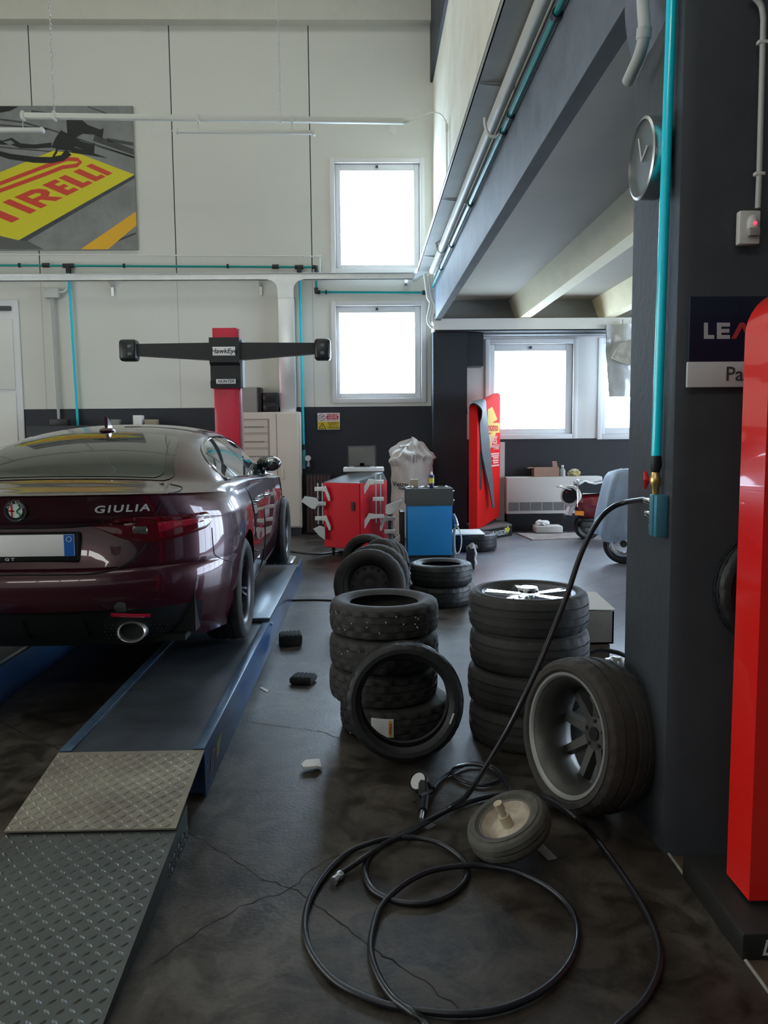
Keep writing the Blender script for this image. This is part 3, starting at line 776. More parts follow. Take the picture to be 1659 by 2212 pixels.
# seams
SEAM=BLK
def seamline(pxs,r=.0035,both=True,name='panel_gap',off=.001,mt=None):
    pts=[rearP(*inv(*p)) for p in pxs]; pts=smooth([V((p.x,p.y-off,p.z)) for p in pts],5)
    for s_ in ((1,-1) if both else (1,)): G().tube([cw((p.x*s_,p.y,p.z)) for p in pts],r,6).build(name,mt or SEAM,car)
seamline([(348,1086),(338,1107),(328,1128),(322,1150),(316,1175),(303,1195),(285,1210),(262,1224),(235,1233),(200,1239),(160,1241),(100,1242),(37,1242)],.0045,name='boot_lid_gap')
seamline([(200,1135),(150,1139),(100,1141),(37,1141)],.004,name='plate_recess_gap')
seamline([(458,1140),(461,1180),(466,1200),(490,1211),(503,1215)],.0025,name='bumper_gap')
# boot lid edge on the deck
def upline(pts,r,name,mt,both=True,off=.001):
    pp=smooth([upper(*q) for q in pts],5)
    for s_ in ((1,-1) if both else (1,)): G().tube([cw((p.x*s_,p.y,p.z+off)) for p in pp],r,6).build(name,mt,car)
upline([(.0,.52),(.12,.54),(.25,.535),(.40,.50),(.56,.46)],.004,'boot_lid_gap',SEAM)
# ---- glass
def corner(a): return 1-(1-min(1,a))**2.5
def rg(y0,y1,off,side,shrink=0):
    def fn(a,b):
        y=lerp(y0,y1,a); k=min(1,min(a,1-a)/.16); wv=(.435-.03*a)-shrink
        wv*= (1-.10*(1-k)**2.2)
        p=upper(y,wv*b); q=upper(y+.01,wv*b); n=V((0,-(q.z-p.z),q.y-p.y)).normalized()
        p=p+n*off; return cw((p.x*side,p.y,p.z))
    return fn
g=G(); gb=G()
for s_ in (1,-1):
    gb.grid(rg(.665,1.50,.004,s_,-.045),24,16); g.grid(rg(.70,1.46,.007,s_,0),24,16)
rwn=gb.build('rear_window_border',M('black_ceramic',(.006,.006,.007),.06,coat=1.),car)
REARG=M('rear_glass',(.045,.056,.052),.05,coat=1.,var=.55,vs=2.2)
g.build('rear_window',REARG,rwn)
TOPS=[(.98,.82),(1.06,.71),(1.2,.63),(1.4,.575),(1.7,.555),(2.2,.55),(2.7,.553),(3.0,.565),(3.3,.585),(3.52,.64)]
BOTS=[(.98,.835),(1.06,.84),(1.2,.845),(3.52,.845)]
SIDEG=M('side_glass',(.03,.045,.05),.03,coat=1.,spec=1.)
def sg(y0,y1,off,side):
    def fn(a,b):
        y=lerp(y0,y1,a); v=lerp(sitp(TOPS,y),sitp(BOTS,y),b); p=upper(y,v)+V((off,0,off*.4)); return cw((p.x*side,p.y,p.z))
    return fn
for s_ in (1,-1):
    G().grid(sg(.98,1.33,.004,s_),12,10).build('quarter_glass',SIDEG,car)
    G().grid(sg(1.36,2.13,.004,s_),20,12).build('rear_door_glass',SIDEG,car)
    G().grid(sg(2.22,3.5,.004,s_),26,12).build('front_door_glass',SIDEG,car)
    GBK=M('gloss_black',(.006,.006,.006),.08,coat=1); G().grid(sg(2.13,2.22,.006,s_),4,12).build('door_pillar_trim',GBK,car); G().grid(sg(1.33,1.36,.006,s_),2,12).build('quarter_glass_divider',GBK,car)
    pp=[upper(y,sitp(TOPS,y)) for y in [.98+.07*k for k in range(37)]]+[upper(y,sitp(BOTS,y)) for y in [3.5-.09*k for k in range(29)]]
    G().tube([cw(((p.x+.006)*s_,p.y,p.z+.003)) for p in pp],.0085,8,closed=True).build('window_trim',CHROME,car)
# doors: gaps and handles
def side_pt(y,z): return V((wid(z,y),y,z))
for s_ in (1,-1):
    for ln in ([(1.33,.97),(1.36,.88),(1.43,.76),(1.50,.62)],[(2.22,.95),(2.24,.7),(2.24,.45),(2.2,.30),(2.15,.27)],[(3.36,.92),(3.34,.6),(3.32,.35),(3.30,.27),(2.6,.265),(1.62,.27),(1.5,.34)]):
        G().tube([cw(((p.x+.001)*s_,p.y,p.z)) for p in smooth([side_pt(*q) for q in ln],6)],.004,6).build('door_gap',SEAM,car)
    for y,z in ((1.52,.865),(2.36,.845)):
        p=side_pt(y,z); g=G()
        g.ball(cw(((p.x-.002)*s_,y,z)),.03,0,(.5,1.6,.9)); g.tube([cw(((p.x+dx)*s_,y+dy,z+.004)) for dx,dy in ((0,-.1),(.032,-.075),(.04,0),(.034,.07),(0,.1))],.011,8,1)
        g.build('door_handle',[BLK,CHROME],car)
    # mirror
    b=upper(3.28,.84); g=G()
    c=V((.925,3.22,1.07))
    g.tube([cw(((b.x-.02)*s_,b.y,b.z-.01)),cw((.88*s_,3.24,1.02))],.018,8,1)
    g.ball(cw((c.x*s_,c.y,c.z)),.1,0,(1.12,.62,.72),20,14)
    mi_=g.build('wing_mirror',[M('gloss_black_shell',(.012,.012,.014),.06,coat=1),TRIMB],car)
    G().ball(cw(((c.x+.03)*s_,c.y-.048,c.z+.01)),.07,0,(1.0,.24,.72),18,12).build('mirror_glass',M('mirror_glass',(.4,.42,.42),.03,1),mi_)
# fin aerial
p=upper(1.58,0); g=G()
g.ball(cw((0,p.y,p.z+.004)),.062,0,(.85,1.5,.4)); 
g.prism([cw((-.009,p.y-.03,p.z)),cw((-.009,p.y+.09,p.z)),cw((-.009,p.y+.02,p.z+.075)),cw((-.009,p.y-.03,p.z+.098))],(.022,0,0))
g.build('shark_fin_aerial',PAINT,car)
# ---- tyre and wheel builders
def tyre_profile(Ro,W,Ri,groove=True):
    h=W/2; P=[]
    sw=Ro-Ri
    P+=[(Ri+.002,-h*.74),(Ri+.018,-h*.86),(Ri+sw*.35,-h*.99),(Ri+sw*.6,-h*1.0),(Ro-.03,-h*.95),(Ro-.012,-h*.87)]
    ts=h*.80
    if groove:
        xs=[-ts,-ts*.62,-ts*.60,-ts*.52,-ts*.50,-ts*.12,-ts*.10,ts*.10,ts*.12,ts*.50,ts*.52,ts*.60,ts*.62,ts]
        dep=[.004,0,.008,.008,0,0,.008,.008,0,0,.008,.008,0,.004]
        P+=[(Ro-d-.004*(abs(x)/ts)**2,x) for x,d in zip(xs,dep)]
    else:
        P+=[(Ro-.004*(abs(x)/ts)**2,x) for x in (-ts,-ts*.5,0,ts*.5,ts)]
    P+=[(Ro-.012,h*.87),(Ro-.03,h*.95),(Ri+sw*.6,h*1.0),(Ri+sw*.35,h*.99),(Ri+.018,h*.86),(Ri+.002,h*.74),(Ri+.012,h*.70),(Ri+sw*.55,h*.86),(Ro-.026,h*.7),(Ro-.022,0),(Ro-.026,-h*.7),(Ri+sw*.55,-h*.86),(Ri+.012,-h*.70)]
    return P
def tyre_geo(g,Ro,W,Ri,mat=None,tread='road',seg=120,mi=0):
    P=tyre_profile(Ro,W,Ri)
    def fn(i,j,r):
        if 5<=j<=20:
            z=P[j][1]/(W/2)
            if tread=='winter':
                ph=(i*1.0+abs(z)*9)%6
                if ph<1.6 and abs(P[j][0]-Ro)<.007 : return r-.007
                if j in (5,20) and (i%6)<3: return r-.006
            elif tread=='road':
                if (j in (5,6,19) or j==20) and i%5==0: return r-.006
                if abs(P[j][0]-Ro)<.006 and (i+j)%8==0: return r-.003
        return r
    return g.lathe(P,mat,seg,mi,True,True,fn)
def rim_geo(g,Ri,W,mat,nsp,spw,mi=0,face=.35,dish=.05,double=False,hubr=.055,seg=60,mi2=None):
    """barrel + spokes; outer face towards +z"""
    h=W/2*.78
    mi2=mi if mi2 is None else mi2
    g.lathe([(Ri-.004,-h),(Ri+.010,-h-.008),(Ri+.014,-h+.004),(Ri-.006,-h+.02),(Ri-.03,-h*.4),(Ri-.03,h*.4),(Ri-.006,h-.02),(Ri+.014,h-.004),(Ri+.010,h+.008),(Ri-.004,h),(Ri-.016,h-.012),(Ri-.036,h*.4),(Ri-.036,-h*.4),(Ri-.016,-h+.012)],mat,seg,mi)
    zf=h*face
    g.lathe([(0,zf+dish*.2),(hubr*.55,zf+dish*.2),(hubr,zf),(hubr*1.15,zf-.02),(hubr*1.1,zf-.045),(0,zf-.045)],mat,30,mi2,False)
    for k in range(nsp):
        for off in ((-1,1) if double else (0,)):
            a=2*PI*k/nsp+off*.11
            r0,r1=hubr*.85,Ri-.008
            w0,w1=spw*(1.1 if not double else .7),spw*(.85 if not double else .55)
            pts=[]
            bm_v=[(r0,-w0/2,zf-.03),(r0,w0/2,zf-.03),(r0,w0/2*.7,zf),(r0,-w0/2*.7,zf),(r1,-w1/2,zf+dish-.045),(r1,w1/2,zf+dish-.045),(r1,w1/2*.7,zf+dish-.005),(r1,-w1/2*.7,zf+dish-.005)]
            mt=(mat or Matrix())@Matrix.Rotation(a,4,'Z')
            g.add([mt@V(p) for p in bm_v],[(0,1,2,3),(4,7,6,5),(0,4,5,1),(1,5,6,2),(2,6,7,3),(3,7,4,0)],mi2)
    return g
def wheel_holes(g,mat,zf,r,n,mi,rr=.007):
    for k in range(n):
        a=2*PI*k/n+.3; c=V((r*math.cos(a),r*math.sin(a),zf)); g.lathe([(0,.0015),(rr,.0015)],(mat or Matrix())@Matrix.Translation(c),10,mi,False)
# car wheels (children of the car)
for s_ in (1,-1):
    for ax in (AX1,AX2):
        zx=.3365 if ax==AX1 else .3365+ZP2-ZP+.020
        mt=Matrix.Translation(cw((s_*.905,ax,zx)))@ry(90*s_)
        g=G(); tyre_geo(g,.335,.25,.232,mt,'road',90); w_=g.build('wheel',RUBBER,car)
        g=G(); rim_geo(g,.232,.25,mt,5,.034,0,.62,.03,True,mi2=1); g.build('alloy_rim',[M('rim_dark',(.03,.032,.036),.3,.7),M('rim_spoke_silver',(.30,.31,.33),.25,.9)],w_)
        g=G(); g.lathe([(0,-.02),(.17,-.02),(.17,.0),(0,.0)],mt,40,0,False); g.build('brake_disc',[M('disc',(.08,.08,.08),.4,.8)],w_)
# ================================================================== TYRES
def axis_mat(c,n,spin=0):
    n=V(n).normalized(); q=V((0,0,1)).rotation_difference(n).to_matrix().to_4x4()
    return Matrix.Translation(V(c))@q@Matrix.Rotation(spin,4,'Z')
def new_tyre(Ro,W,Ri,tread,mt,label,mat,cat='tyre',group=None,seg=120):
    g=G(); tyre_geo(g,Ro,W,Ri,None,tread,seg); o=g.build('tyre',mat); o.matrix_world=mt
    MW[o.name]=mt.copy()
    return tag(o,label,cat,group)
# front stack by the lift (four, bare)
SA=at(828,1400,Y=4.15); RA=.288; WA=.172
offs=[(.055,.0),(.0,.0),(.004,-.01),(.006,.005)]
lab=['lowest worn tyre of the four stacked behind the leaning tyre','second tyre up of the four stacked behind the leaning tyre','third tyre up, white speckled tread, in the stack behind the leaning tyre','topmost worn winter tyre on the stack behind the leaning tyre']
GA='worn tyres in the stack behind the leaning tyre'
base=None; stackA=[]
for k in range(4):
    mt=tr(SA.x+offs[k][0],SA.y+offs[k][1],WA*(k+.5)+.001*(k+1))@Matrix.Rotation(k*1.3,4,'Z')
    if base is None: base=new_tyre(RA,WA,.178,'winter',mt,lab[0],RUBBER,group=GA); o=base
    else: o=dup(base,mt,lab[k]); MW[o.name]=mt.copy()
    stackA.append(o)
# white paint speckles on the top two
for o,n in ((stackA[3],16),(stackA[2],14),(stackA[0],9)):
    g=G()
    for i in range(n):
        a=R(random.uniform(-150,-40)); z=random.uniform(-.05,.05)
        p=V((SA.x+math.cos(a)*(RA-.001),SA.y+math.sin(a)*(RA-.001),MW[o.name].translation.z+z)); g.ball(p,.0035,0,(1,1,1),6,4)
    sp=g.build('paint_speckles',PAPER,o); sp['kind']='stuff'
# paper label on the lowest one
a0=R(-104); g=G()
def lb(a,b):
    an=a0+(a-.5)*.115/RA*1.0; return V((SA.x+offs[0][0]+math.cos(an)*(RA+.002),SA.y+math.sin(an)*(RA+.002),WA*.5-.046+b*.095))
g.grid(lb,8,3,0,False)
def lb2(a,b): 
    an=a0+(.29+a*.14)*.115/RA; return V((SA.x+offs[0][0]+math.cos(an)*(RA+.003),SA.y+math.sin(an)*(RA+.003),WA*.5-.042+b*.083))
g.grid(lb2,3,3,1,False)
p=lb2(.5,.5); rad=V((math.cos(a0+.14),math.sin(a0+.14),0))
g.text('PIRELLI',.018,plane_mat(p+rad*.002,(0,0,1),rad.cross(V((0,0,1))).cross(V((0,0,1)))*0+V((-rad.y,rad.x,0))*-1),2,.0003,.0006)
for i in range(6):
    for s0 in (0,):
        def ln(a,b,i=i): an=a0+(-.40+a*.5)*.115/RA; return V((SA.x+offs[0][0]+math.cos(an)*(RA+.0027),SA.y+math.sin(an)*(RA+.0027),WA*.5-.035+i*.013+b*.003))
        g.grid(ln,3,1,3,False)
g.build('tyre_label',[M('label_white',(.72,.73,.72),.6),M('label_yellow',(.75,.5,.03),.5),M('label_red',(.55,.03,.03),.5),M('label_ink',(.5,.51,.5),.6)],stackA[0])
# leaning tyre
c=at(874,1534,Y=3.66)
LT=new_tyre(.279,.185,.203,'road',axis_mat((c.x,3.68,.293),(-.02,-1,.16)),'bare tyre standing on edge leaning on the front tyre stack',RUBBERG)
mt=MW[LT.name]; g=G(); 
e=V((math.cos(R(0)),0,0)); g.box((-.004,-.026,0),(.004,.026,.003),0,.001,mat=mt@tr(.215,-.075,.092)@rz(-22)); g.build('chalk_mark',PAPER,LT)
# tall stack of wheels by the pillar
SB=at(1140,1400,Y=3.98); RB=.302; WB_=.19
GB='low profile wheels stacked by the pillar'
tb=thing('wheel','topmost wheel of the pillar stack with bright five spoke alloy','wheel',(SB.x,SB.y,WB_*3.5),GB)
g=G(); tyre_geo(g,RB,WB_,.225,MW[tb.name],'road',120); g.build('tyre',RUBBER,tb)
g=G(); rim_geo(g,.225,WB_,MW[tb.name]@rz(18),5,.062,0,.98,.012,True,.056,60,1); g.lathe([(0,0),(.05,0),(.053,.012),(.046,.024),(.0,.026)],MW[tb.name]@tr(0,0,.082),24,1,False); g.build('alloy_rim',[M('rim_lip',(.10,.10,.105),.4,.8),ALLOY],tb)
labs=['second tyre from the top of the wheel stack beside the pillar','third tyre from the top of the wheel stack beside the pillar','lowest tyre of the wheel stack beside the pillar']
b2=None
for k in range(3):
    z=WB_*(2.5-k)
    mt=tr(SB.x+(.006,-.004,.004)[k],SB.y,z)@Matrix.Rotation(k*.7,4,'Z')
    if b2 is None: b2=new_tyre(RB,WB_-.004,.225,'road',mt,labs[0],RUBBER,group=GB)
    else: MW[dup(b2,mt,labs[k]).name]=mt
# big alloy wheel against the pillar
c=at(1292,1640,Y=3.12)
n=V((-.93,-.37,.13)).normalized()
wc=V((c.x-.045,3.14,.322))
t=thing('wheel','large alloy wheel leaning against the dark pillar with its hollow back showing','wheel',(wc.x,wc.y,0))
mt=axis_mat(wc,n,.5)
g=G(); tyre_geo(g,.312,.235,.232,mt,'road',140); g.build('tyre',RUBBERB,t)
g=G(); rim_geo(g,.230,.235,mt,9,.050,0,-.50,.02,False,.07,72,0)
zf=.235/2*.78*-.5
for k in range(5):
    a=2*PI*k/5; g.lathe([(0,.003),(.008,.003)],mt@tr(.052*math.cos(a),.052*math.sin(a),zf+.004),10,1,False)
g.lathe([(0,.004),(.028,.004)],mt@tr(0,0,zf+.006),20,1,False)
g.build('alloy_rim',[ALLOYD,BLK],t)
g=G(); g.lathe([(.231,.098),(.238,.107),(.249,.108),(.251,.100),(.232,.085)],mt,72); g.build('rim_lip',M('lip_grey',(.33,.33,.31),.45,.4,var=.3),t)
# chalk scribble inside the barrel
# small barrow wheel
c=at(1099,1784,Z=.112); n=V((-.42,-.12,.90)).normalized()
t=thing('barrow_wheel','small dirty wheelbarrow wheel lying on the floor by the big alloy wheel','wheel',(c.x,c.y,0))
wc=V((c.x,c.y,.112)); mt=axis_mat(wc,n,.2)
g=G(); P=tyre_profile(.158,.092,.094); g.lathe(P,mt,72,0,True,True,lambda i,j,r:r-.002*(i%2) if 5<=j<=20 else r); g.build('tyre',M('barrow_rubber',(.055,.053,.048),.85,var=.5,vs=14,vcol=(.11,.105,.09)),t)
g=G(); g.lathe([(.0,.002),(.03,.004),(.075,.0),(.098,.022),(.104,.034),(.10,.036),(.092,.02),(.07,-.012),(0,-.012)],mt,48); g.build('rim',M('rim_cream',(.58,.53,.44),.6,var=.4,vs=14,vcol=(.36,.28,.2)),t)
g=G(); g.cyl(mt@V((0,0,0)),mt@V((0,0,.05)),.022,14); g.cyl(mt@V((0,0,.05)),mt@V((0,0,.085)),.013,12); g.cyl(mt@V((0,0,.075)),mt@V((0,0,.105)),.017,12); g.build('hub',M('hub_ochre',(.55,.46,.33),.6,var=.3),t)
# two tyres at the back by the blue cabinet
c=at(953,1262,Y=7.2)
GC='tyres in the low stack by the blue cabinet'
b3=new_tyre(.285,.192,.185,'road',tr(c.x,7.2,.192*1.5),'upper dark tyre of the pair stacked before the blue cabinet',RUBBERG,group=GC)
MW[dup(b3,tr(c.x-.012,7.22,.096)@rz(40),'lower dark tyre of the pair stacked before the blue cabinet').name]=1
# steel wheels
def steel_wheel(mt,label):
    t=thing('steel_wheel',label,'wheel',(0,0,0),'steel wheels leaning by the low tyre stack'); t.matrix_world=mt; MW[t.name]=mt.copy()
    g=G(); tyre_geo(g,.30,.19,.2,mt,'road',90); g.build('tyre',RUBBER,t)
    g=G(); rim_geo(g,.2,.19,mt,0,.03,0,.3); g.lathe([(.0,.02),(.05,.022),(.07,.036),(.12,.034),(.165,.02),(.17,-.0),(.0,.0)],mt,48,0)
    for k in range(14): a=2*PI*k/14; g.lathe([(0,.001),(.013,.001)],mt@tr(.137*math.cos(a),.137*math.sin(a),.031),10,1,False)
    for k in range(5): a=2*PI*k/5; g.lathe([(0,.001),(.008,.001)],mt@tr(.052*math.cos(a),.052*math.sin(a),.024),8,1,False)
    g.build('steel_rim',[M('steel_rim_black',(.028,.027,.026),.6,var=.3),BLK],t); return t
c=at(799,1265,Y=6.6)
steel_wheel(axis_mat((c.x,6.55,.305),(-.10,-1,.16)),'black steel wheel leaning nearest the camera behind the front tyre stack')
steel_wheel(axis_mat((c.x+.05,6.80,.31),(-.16,-1,.12)),'second steel wheel hidden mostly behind the nearest black one')
c=at(858,1215,Y=7.1)
new_tyre(.28,.20,.18,'road',axis_mat((c.x-.12,7.38,.30),(-.75,-.62,.22)),'loose tyre showing its tread between steel wheels and blue cabinet',RUBBERB,seg=90)
c=at(818,1215,Y=7.3)
new_tyre(.27,.18,.18,'road',axis_mat((c.x-.10,7.95,.285),(-.5,-.85,.1)),'loose tyre behind the leaning steel wheels before the red cart',RUBBERB,seg=90)
# tyre under the white board
c=at(1020,1168,Y=10.6)
new_tyre(.33,.22,.2,'road',tr(c.x,10.6,.112),'single black tyre lying flat beneath a white board',RUBBERG,seg=90)
a=at(985,1145,Y=10.4); 
solo(G().box((a.x-.03,10.32,.226),(at(1046,1155,Y=10.4).x,10.85,.242),0,.002,),'white_board',PVC,'white board lying on the flat tyre beside the blue cabinet','board')
# tyre hung on the wall behind the red display
c=at(1612,1265,Y=2.86)
new_tyre(.215,.10,.14,'road',axis_mat((c.x+.035,PY-.055,1.0),(0,-1,.02)),'dark tyre on the charcoal wall partly hidden behind the red display stand',RUBBERG,seg=90)
# ================================================================== HOSES
def Z6(x,y,z=.012): return at(600+x*.51838,1560+y*.51838,Z=z)
man=at(1392,1082,X=PX-.03)
air=[(1376,1083,3.14),(1352,1085,3.14),(1325,1095,3.15),(1298,1118,3.10),(1272,1160,3.04),(1250,1210,2.99),(1225,1285,2.93),(1195,1360,2.88),(1160,1445,2.84),(1120,1530,2.82),(1085,1597,2.83)]
_y=at(1419,1068,X=PX-.026).y; _z=at(1403,1082,X=PX-.026).z
pts=[V((PX-.026,_y+.105,_z)),V((PX-.028,_y+.14,_z))]+[at(x,y,Y=Y) for x,y,Y in air[1:]]
fl=[(800,290,.20),(735,345,.08),(640,400,.03),(540,455,.016),(450,500,.012),(385,550,.012),(362,610,.012),(380,680,.012),(430,722,.012),(520,752,.012),(640,750,.012),(740,705,.012),(788,640,.012),(772,575,.014),(690,512,.02),(600,485,.026),(500,482,.032),(420,492,.03),(300,540,.014),(200,630,.012),(133,740,.012),(112,850,.012),(140,960,.012),(240,1080,.012),(400,1160,.012),(560,1198,.012),(750,1214,.014),(930,1195,.014),(1100,1120,.014),(1210,1010,.014),(1250,890,.014),(1222,780,.014),(1130,690,.016),(1000,625,.02),(870,600,.026),(770,598,.032),(630,622,.03),(520,680,.026),(430,770,.016),(395,870,.014),(388,960,.014),(420,1060,.014),(480,1150,.02),(560,1210,.032),(620,1260,.02),(740,1400,.012),(1000,1480,.012),(1300,1380,.012),(1420,1262,.012),(1510,1180,.012),(1562,1100,.012),(1590,1020,.012),(1588,920,.012),(1530,780,.012),(1440,640,.012),(1330,490,.04),(1240,400,.15),(1150,338,.13),(1080,305,.06),(960,298,.02),(830,322,.014),(700,372,.02),(600,430,.022),(500,482,.036),(440,510,.036),(380,552,.036),(270,625,.014),(252,640,.012)]
pts+=[Z6(*q) for q in fl]
hs=smooth(pts,6)
t=thing('air_hose','long black compressed air hose running from the pillar valve and coiled over the floor','hose',Z6(800,900,0))
G().tube(hs,.0105,10).build('hose_tube',HOSE,t)
a=Z6(262,634,.014); b=Z6(232,664,.014); dd=(b-a)
g=G(); g.cyl(a,a+dd*.35,.016,12); g.cyl(a+dd*.35,a+dd*.7,.012,12); g.cyl(a+dd*.7,b,.015,12); g.build('hose_coupling',STEEL,t)
# inflator
t=thing('tyre_inflator','black tyre inflator gauge with a short looped hose on the floor','tyre inflator',Z6(600,310,0))
lp=[(640,285,.03),(680,240,.012),(730,205,.012),(800,172,.016),(880,180,.016),(928,212,.014),(920,243,.012),(860,262,.012),(790,252,.012),(735,222,.012),(735,192,.022),(810,176,.034),(890,195,.026),(940,235,.02),(962,285,.016),(955,325,.012)]
G().tube(smooth([Z6(*q) for q in lp],6),.0085,8).build('hose_tube',HOSE,t)
c=Z6(590,300,0)
mt=axis_mat((c.x,c.y,.055),(-.55,-.5,.62))
g=G(); g.lathe([(0,-.02),(.042,-.02),(.046,-.01),(.046,.012),(.04,.018),(.036,.012),(0,.012)],mt,30); g.build('gauge_body',BLACKP,t)
g=G(); g.lathe([(0,.0125),(.036,.0125)],mt,30,0,False); g.build('gauge_face',M('gauge_face',(.5,.5,.48),.3),t)
g=G(); p0=Z6(640,285,.04); g.tube([p0,V((c.x+.02,c.y-.0,.05)),Z6(605,370,.03)],[.02,.026,.018],10); g.tube([p0,Z6(595,310,.10),Z6(570,330,.05)],.007,8); g.build('trigger_grip',BLACKP,t)
g=G(); g.cyl(Z6(602,372,.03),Z6(597,405,.02),.009,10); g.build('nozzle',STEEL,t)
# ---- loose bits on the floor
def slab(px,py,w,d,h,ang,name,mat,label,cat,bump=.006):
    c=at(px,py,Z=0); g=G(); g.box((-w/2,-d/2,0),(w/2,d/2,h),0,min(bump,h*.3)); g.xf(tr(c.x,c.y,.001)@rz(ang)); return solo(g,name,mat,label,cat)
BLKM=M('rubber_block',(.02,.019,.017),.85,var=.4,vs=20)
def block(px,py,w,d,h,ang,label):
    c=at(px,py,Z=0); g=G(); g.box((-w/2,-d/2,.0),(w/2,d/2,h),0,.018)
    g.v=[p+V((noise.noise(p*22),noise.noise(p*22+V((5,0,0))),0))*.006 for p in g.v]
    for i in range(5): g.box((-w*.35+i*w*.17,-d*.4,h-.003),(-w*.35+i*w*.17+.012,d*.4,h+.003))
    g.xf(tr(c.x,c.y,.001)@rz(ang)); return solo(g,'rubber_block',BLKM,label,'rubber block','rubber blocks on the floor beside the lift')
block(628,1392,.17,.16,.085,8,'taller black rubber block beside the lift, the farther of two')
block(655,1474,.15,.13,.045,-14,'flatter black rubber block beside the lift, the nearer of two')
def scrap(pxs,name,mat,label,cat,h=.004,crumple=.0):
    pts=[at(x,y,Z=0) for x,y in pxs]; g=G(); g.prism([p+V((0,0,.001+crumple*random.random())) for p in pts],(0,0,h)); return solo(g,name,mat,label,cat)
scrap([(651,1663),(660,1655),(690,1650),(696,1664),(684,1669),(655,1670)],'paper_scrap',PAPER,'crumpled white paper scrap on the concrete before the leaning tyre','paper',.012,.02)
scrap([(561,1487),(566,1485),(581,1492),(576,1496)],'paper_strip',PAPER,'thin white strip of paper on the floor close beside the lift','paper',.003)
scrap([(1153,1830),(1174,1825),(1204,1855),(1184,1860)],'plastic_sleeve',M('clear_film',(.30,.31,.31),.25,alpha=.75),'clear plastic sleeve on the floor below the barrow wheel','plastic sleeve',.002)
scrap([(912,1786),(930,1777),(943,1783),(925,1792)],'foil_scrap',M('foil_grey',(.3,.3,.3),.35,.3),'small grey foil scrap beside the hose near the inflator','foil scrap',.002)
# cable across the floor
g=G(); g.tube(smooth([at(620,1297,Z=.006),at(680,1296,Z=.006),at(760,1299,Z=.006)],6),.010,8); solo(g,'floor_cable',BLACKP,'dark cable across the floor between the lift and the tyres','cable')
# ================================================================== AGAINST THE BACK WALL
def pbox(x0,y0,x1,y1,Y,dep): 
    """box corners for a front face seen between picture corners at depth Y"""
    xa,xb,za,zb=prect(x0,y0,x1,y1,Y); return (xa,Y,za),(xb,Y+dep,zb)
# electrical cabinet
a,b=pbox(500,890,650,1158,12.32,.36); 
t=thing('electrical_cabinet','tall cream electrical cabinet with breaker rows behind a glazed door','cabinet',((a[0]+b[0])/2,12.5,0))
zpl=at(640,1140,Y=12.32).z
G().box((a[0]+.01,12.36,0),(b[0]-.01,12.66,zpl)).build('plinth',DARKP,t)
G().box((a[0],12.34,zpl),(b[0],12.66,b[2]),0,.01).build('cabinet_body',BEIGE,t)
xs=at(599,1000,Y=12.32).x
BE2=M('beige_door',(.63,.575,.49),.4)
dr=G().box((xs+.004,12.315,zpl+.02),(b[0]-.03,12.34,b[2]-.02),0,.008).build('cabinet_door',BE2,t)
g=G(); hx,hz0,hz1=at(610,1020,Y=12.3).x,at(610,1035,Y=12.3).z,at(610,1012,Y=12.3).z
G().box((hx-.015,12.285,hz0),(hx+.012,12.318,hz1),0,.008).build('door_handle',BEIGE,dr)
g=G(); xg0,xg1=at(520,1000,Y=12.32).x,at(584,1000,Y=12.32).x; zt2=at(550,905,Y=12.32).z
for lo,hi in (((a[0]+.01,12.315,zpl+.02),(xg0,12.34,b[2]-.02)),((xg1,12.315,zpl+.02),(xs-.004,12.34,b[2]-.02)),((xg0,12.315,zt2),(xg1,12.34,b[2]-.02)),((xg0,12.315,zpl+.02),(xg1,12.34,zpl+.1))): g.box(lo,hi)
gd=g.build('glazed_door',BE2,t)
g=G(); n=7
g.box((xg0,12.33,zpl+.1),(xg1,12.338,zt2),0)
hh=(zt2-zpl-.1)/n
for k in range(n):
    z=zpl+.1+k*hh; g.box((xg0+.02,12.326,z+.02),(xg1-.03,12.331,z+hh*.92),1); 
    g.box((xg0+.05,12.323,z+hh*.42),(xg1-.09,12.328,z+hh*.50),2)
    for q in range(9): g.box((xg0+.06+q*.043,12.318,z+hh*.43),(xg0+.085+q*.043,12.325,z+hh*.49),3)
g.build('breaker_rows',[M('panel_groove',(.40,.36,.30),.6),M('panel_cream',(.56,.51,.43),.5),M('slot_dark',(.10,.09,.08),.6),M('breaker_grey',(.35,.34,.31),.5)],gd)
# on top of it
a2,b2=pbox(524,836,556,890,12.36,.28); zc_=b[2]+.002
t=thing('speaker_box','grey box with black front on top of the cream electrical cabinet','speaker',((a2[0]+b2[0])/2,12.5,zc_))
G().box((a2[0],12.38,zc_),(b2[0],12.64,b2[2]),0,.006).build('box_body',M('speaker_grey',(.27,.26,.24),.6),t)
G().box((b2[0],12.37,zc_+.004),(b2[0]+.055,12.64,b2[2]-.006),0,.006).build('front_panel',BLACKP,t)
a3,b3=pbox(567,848,600,890,12.40,.22); hh=(b3[2]-zc_)/2
t=thing('drawer_unit','black two drawer desk tray on the cabinet beside the speaker box','drawer unit',((a3[0]+b3[0])/2,12.5,zc_))
G().box((a3[0],12.42,zc_),(b3[0],12.6,b3[2]),0,.006).build('casing',BLACKP,t)
for k in range(2):
    d_=G().box((a3[0]+.012,12.39,zc_+.012+k*hh),(b3[0]-.012,12.43,zc_+hh*.9+k*hh),0,.012).build('drawer',M('drawer_gloss',(.02,.022,.026),.25),t)
    G().box(((a3[0]+b3[0])/2-.05,12.378,zc_+hh*.5+k*hh),((a3[0]+b3[0])/2+.05,12.392,zc_+hh*.68+k*hh),0,.005).build('drawer_pull',BLACKP,d_)
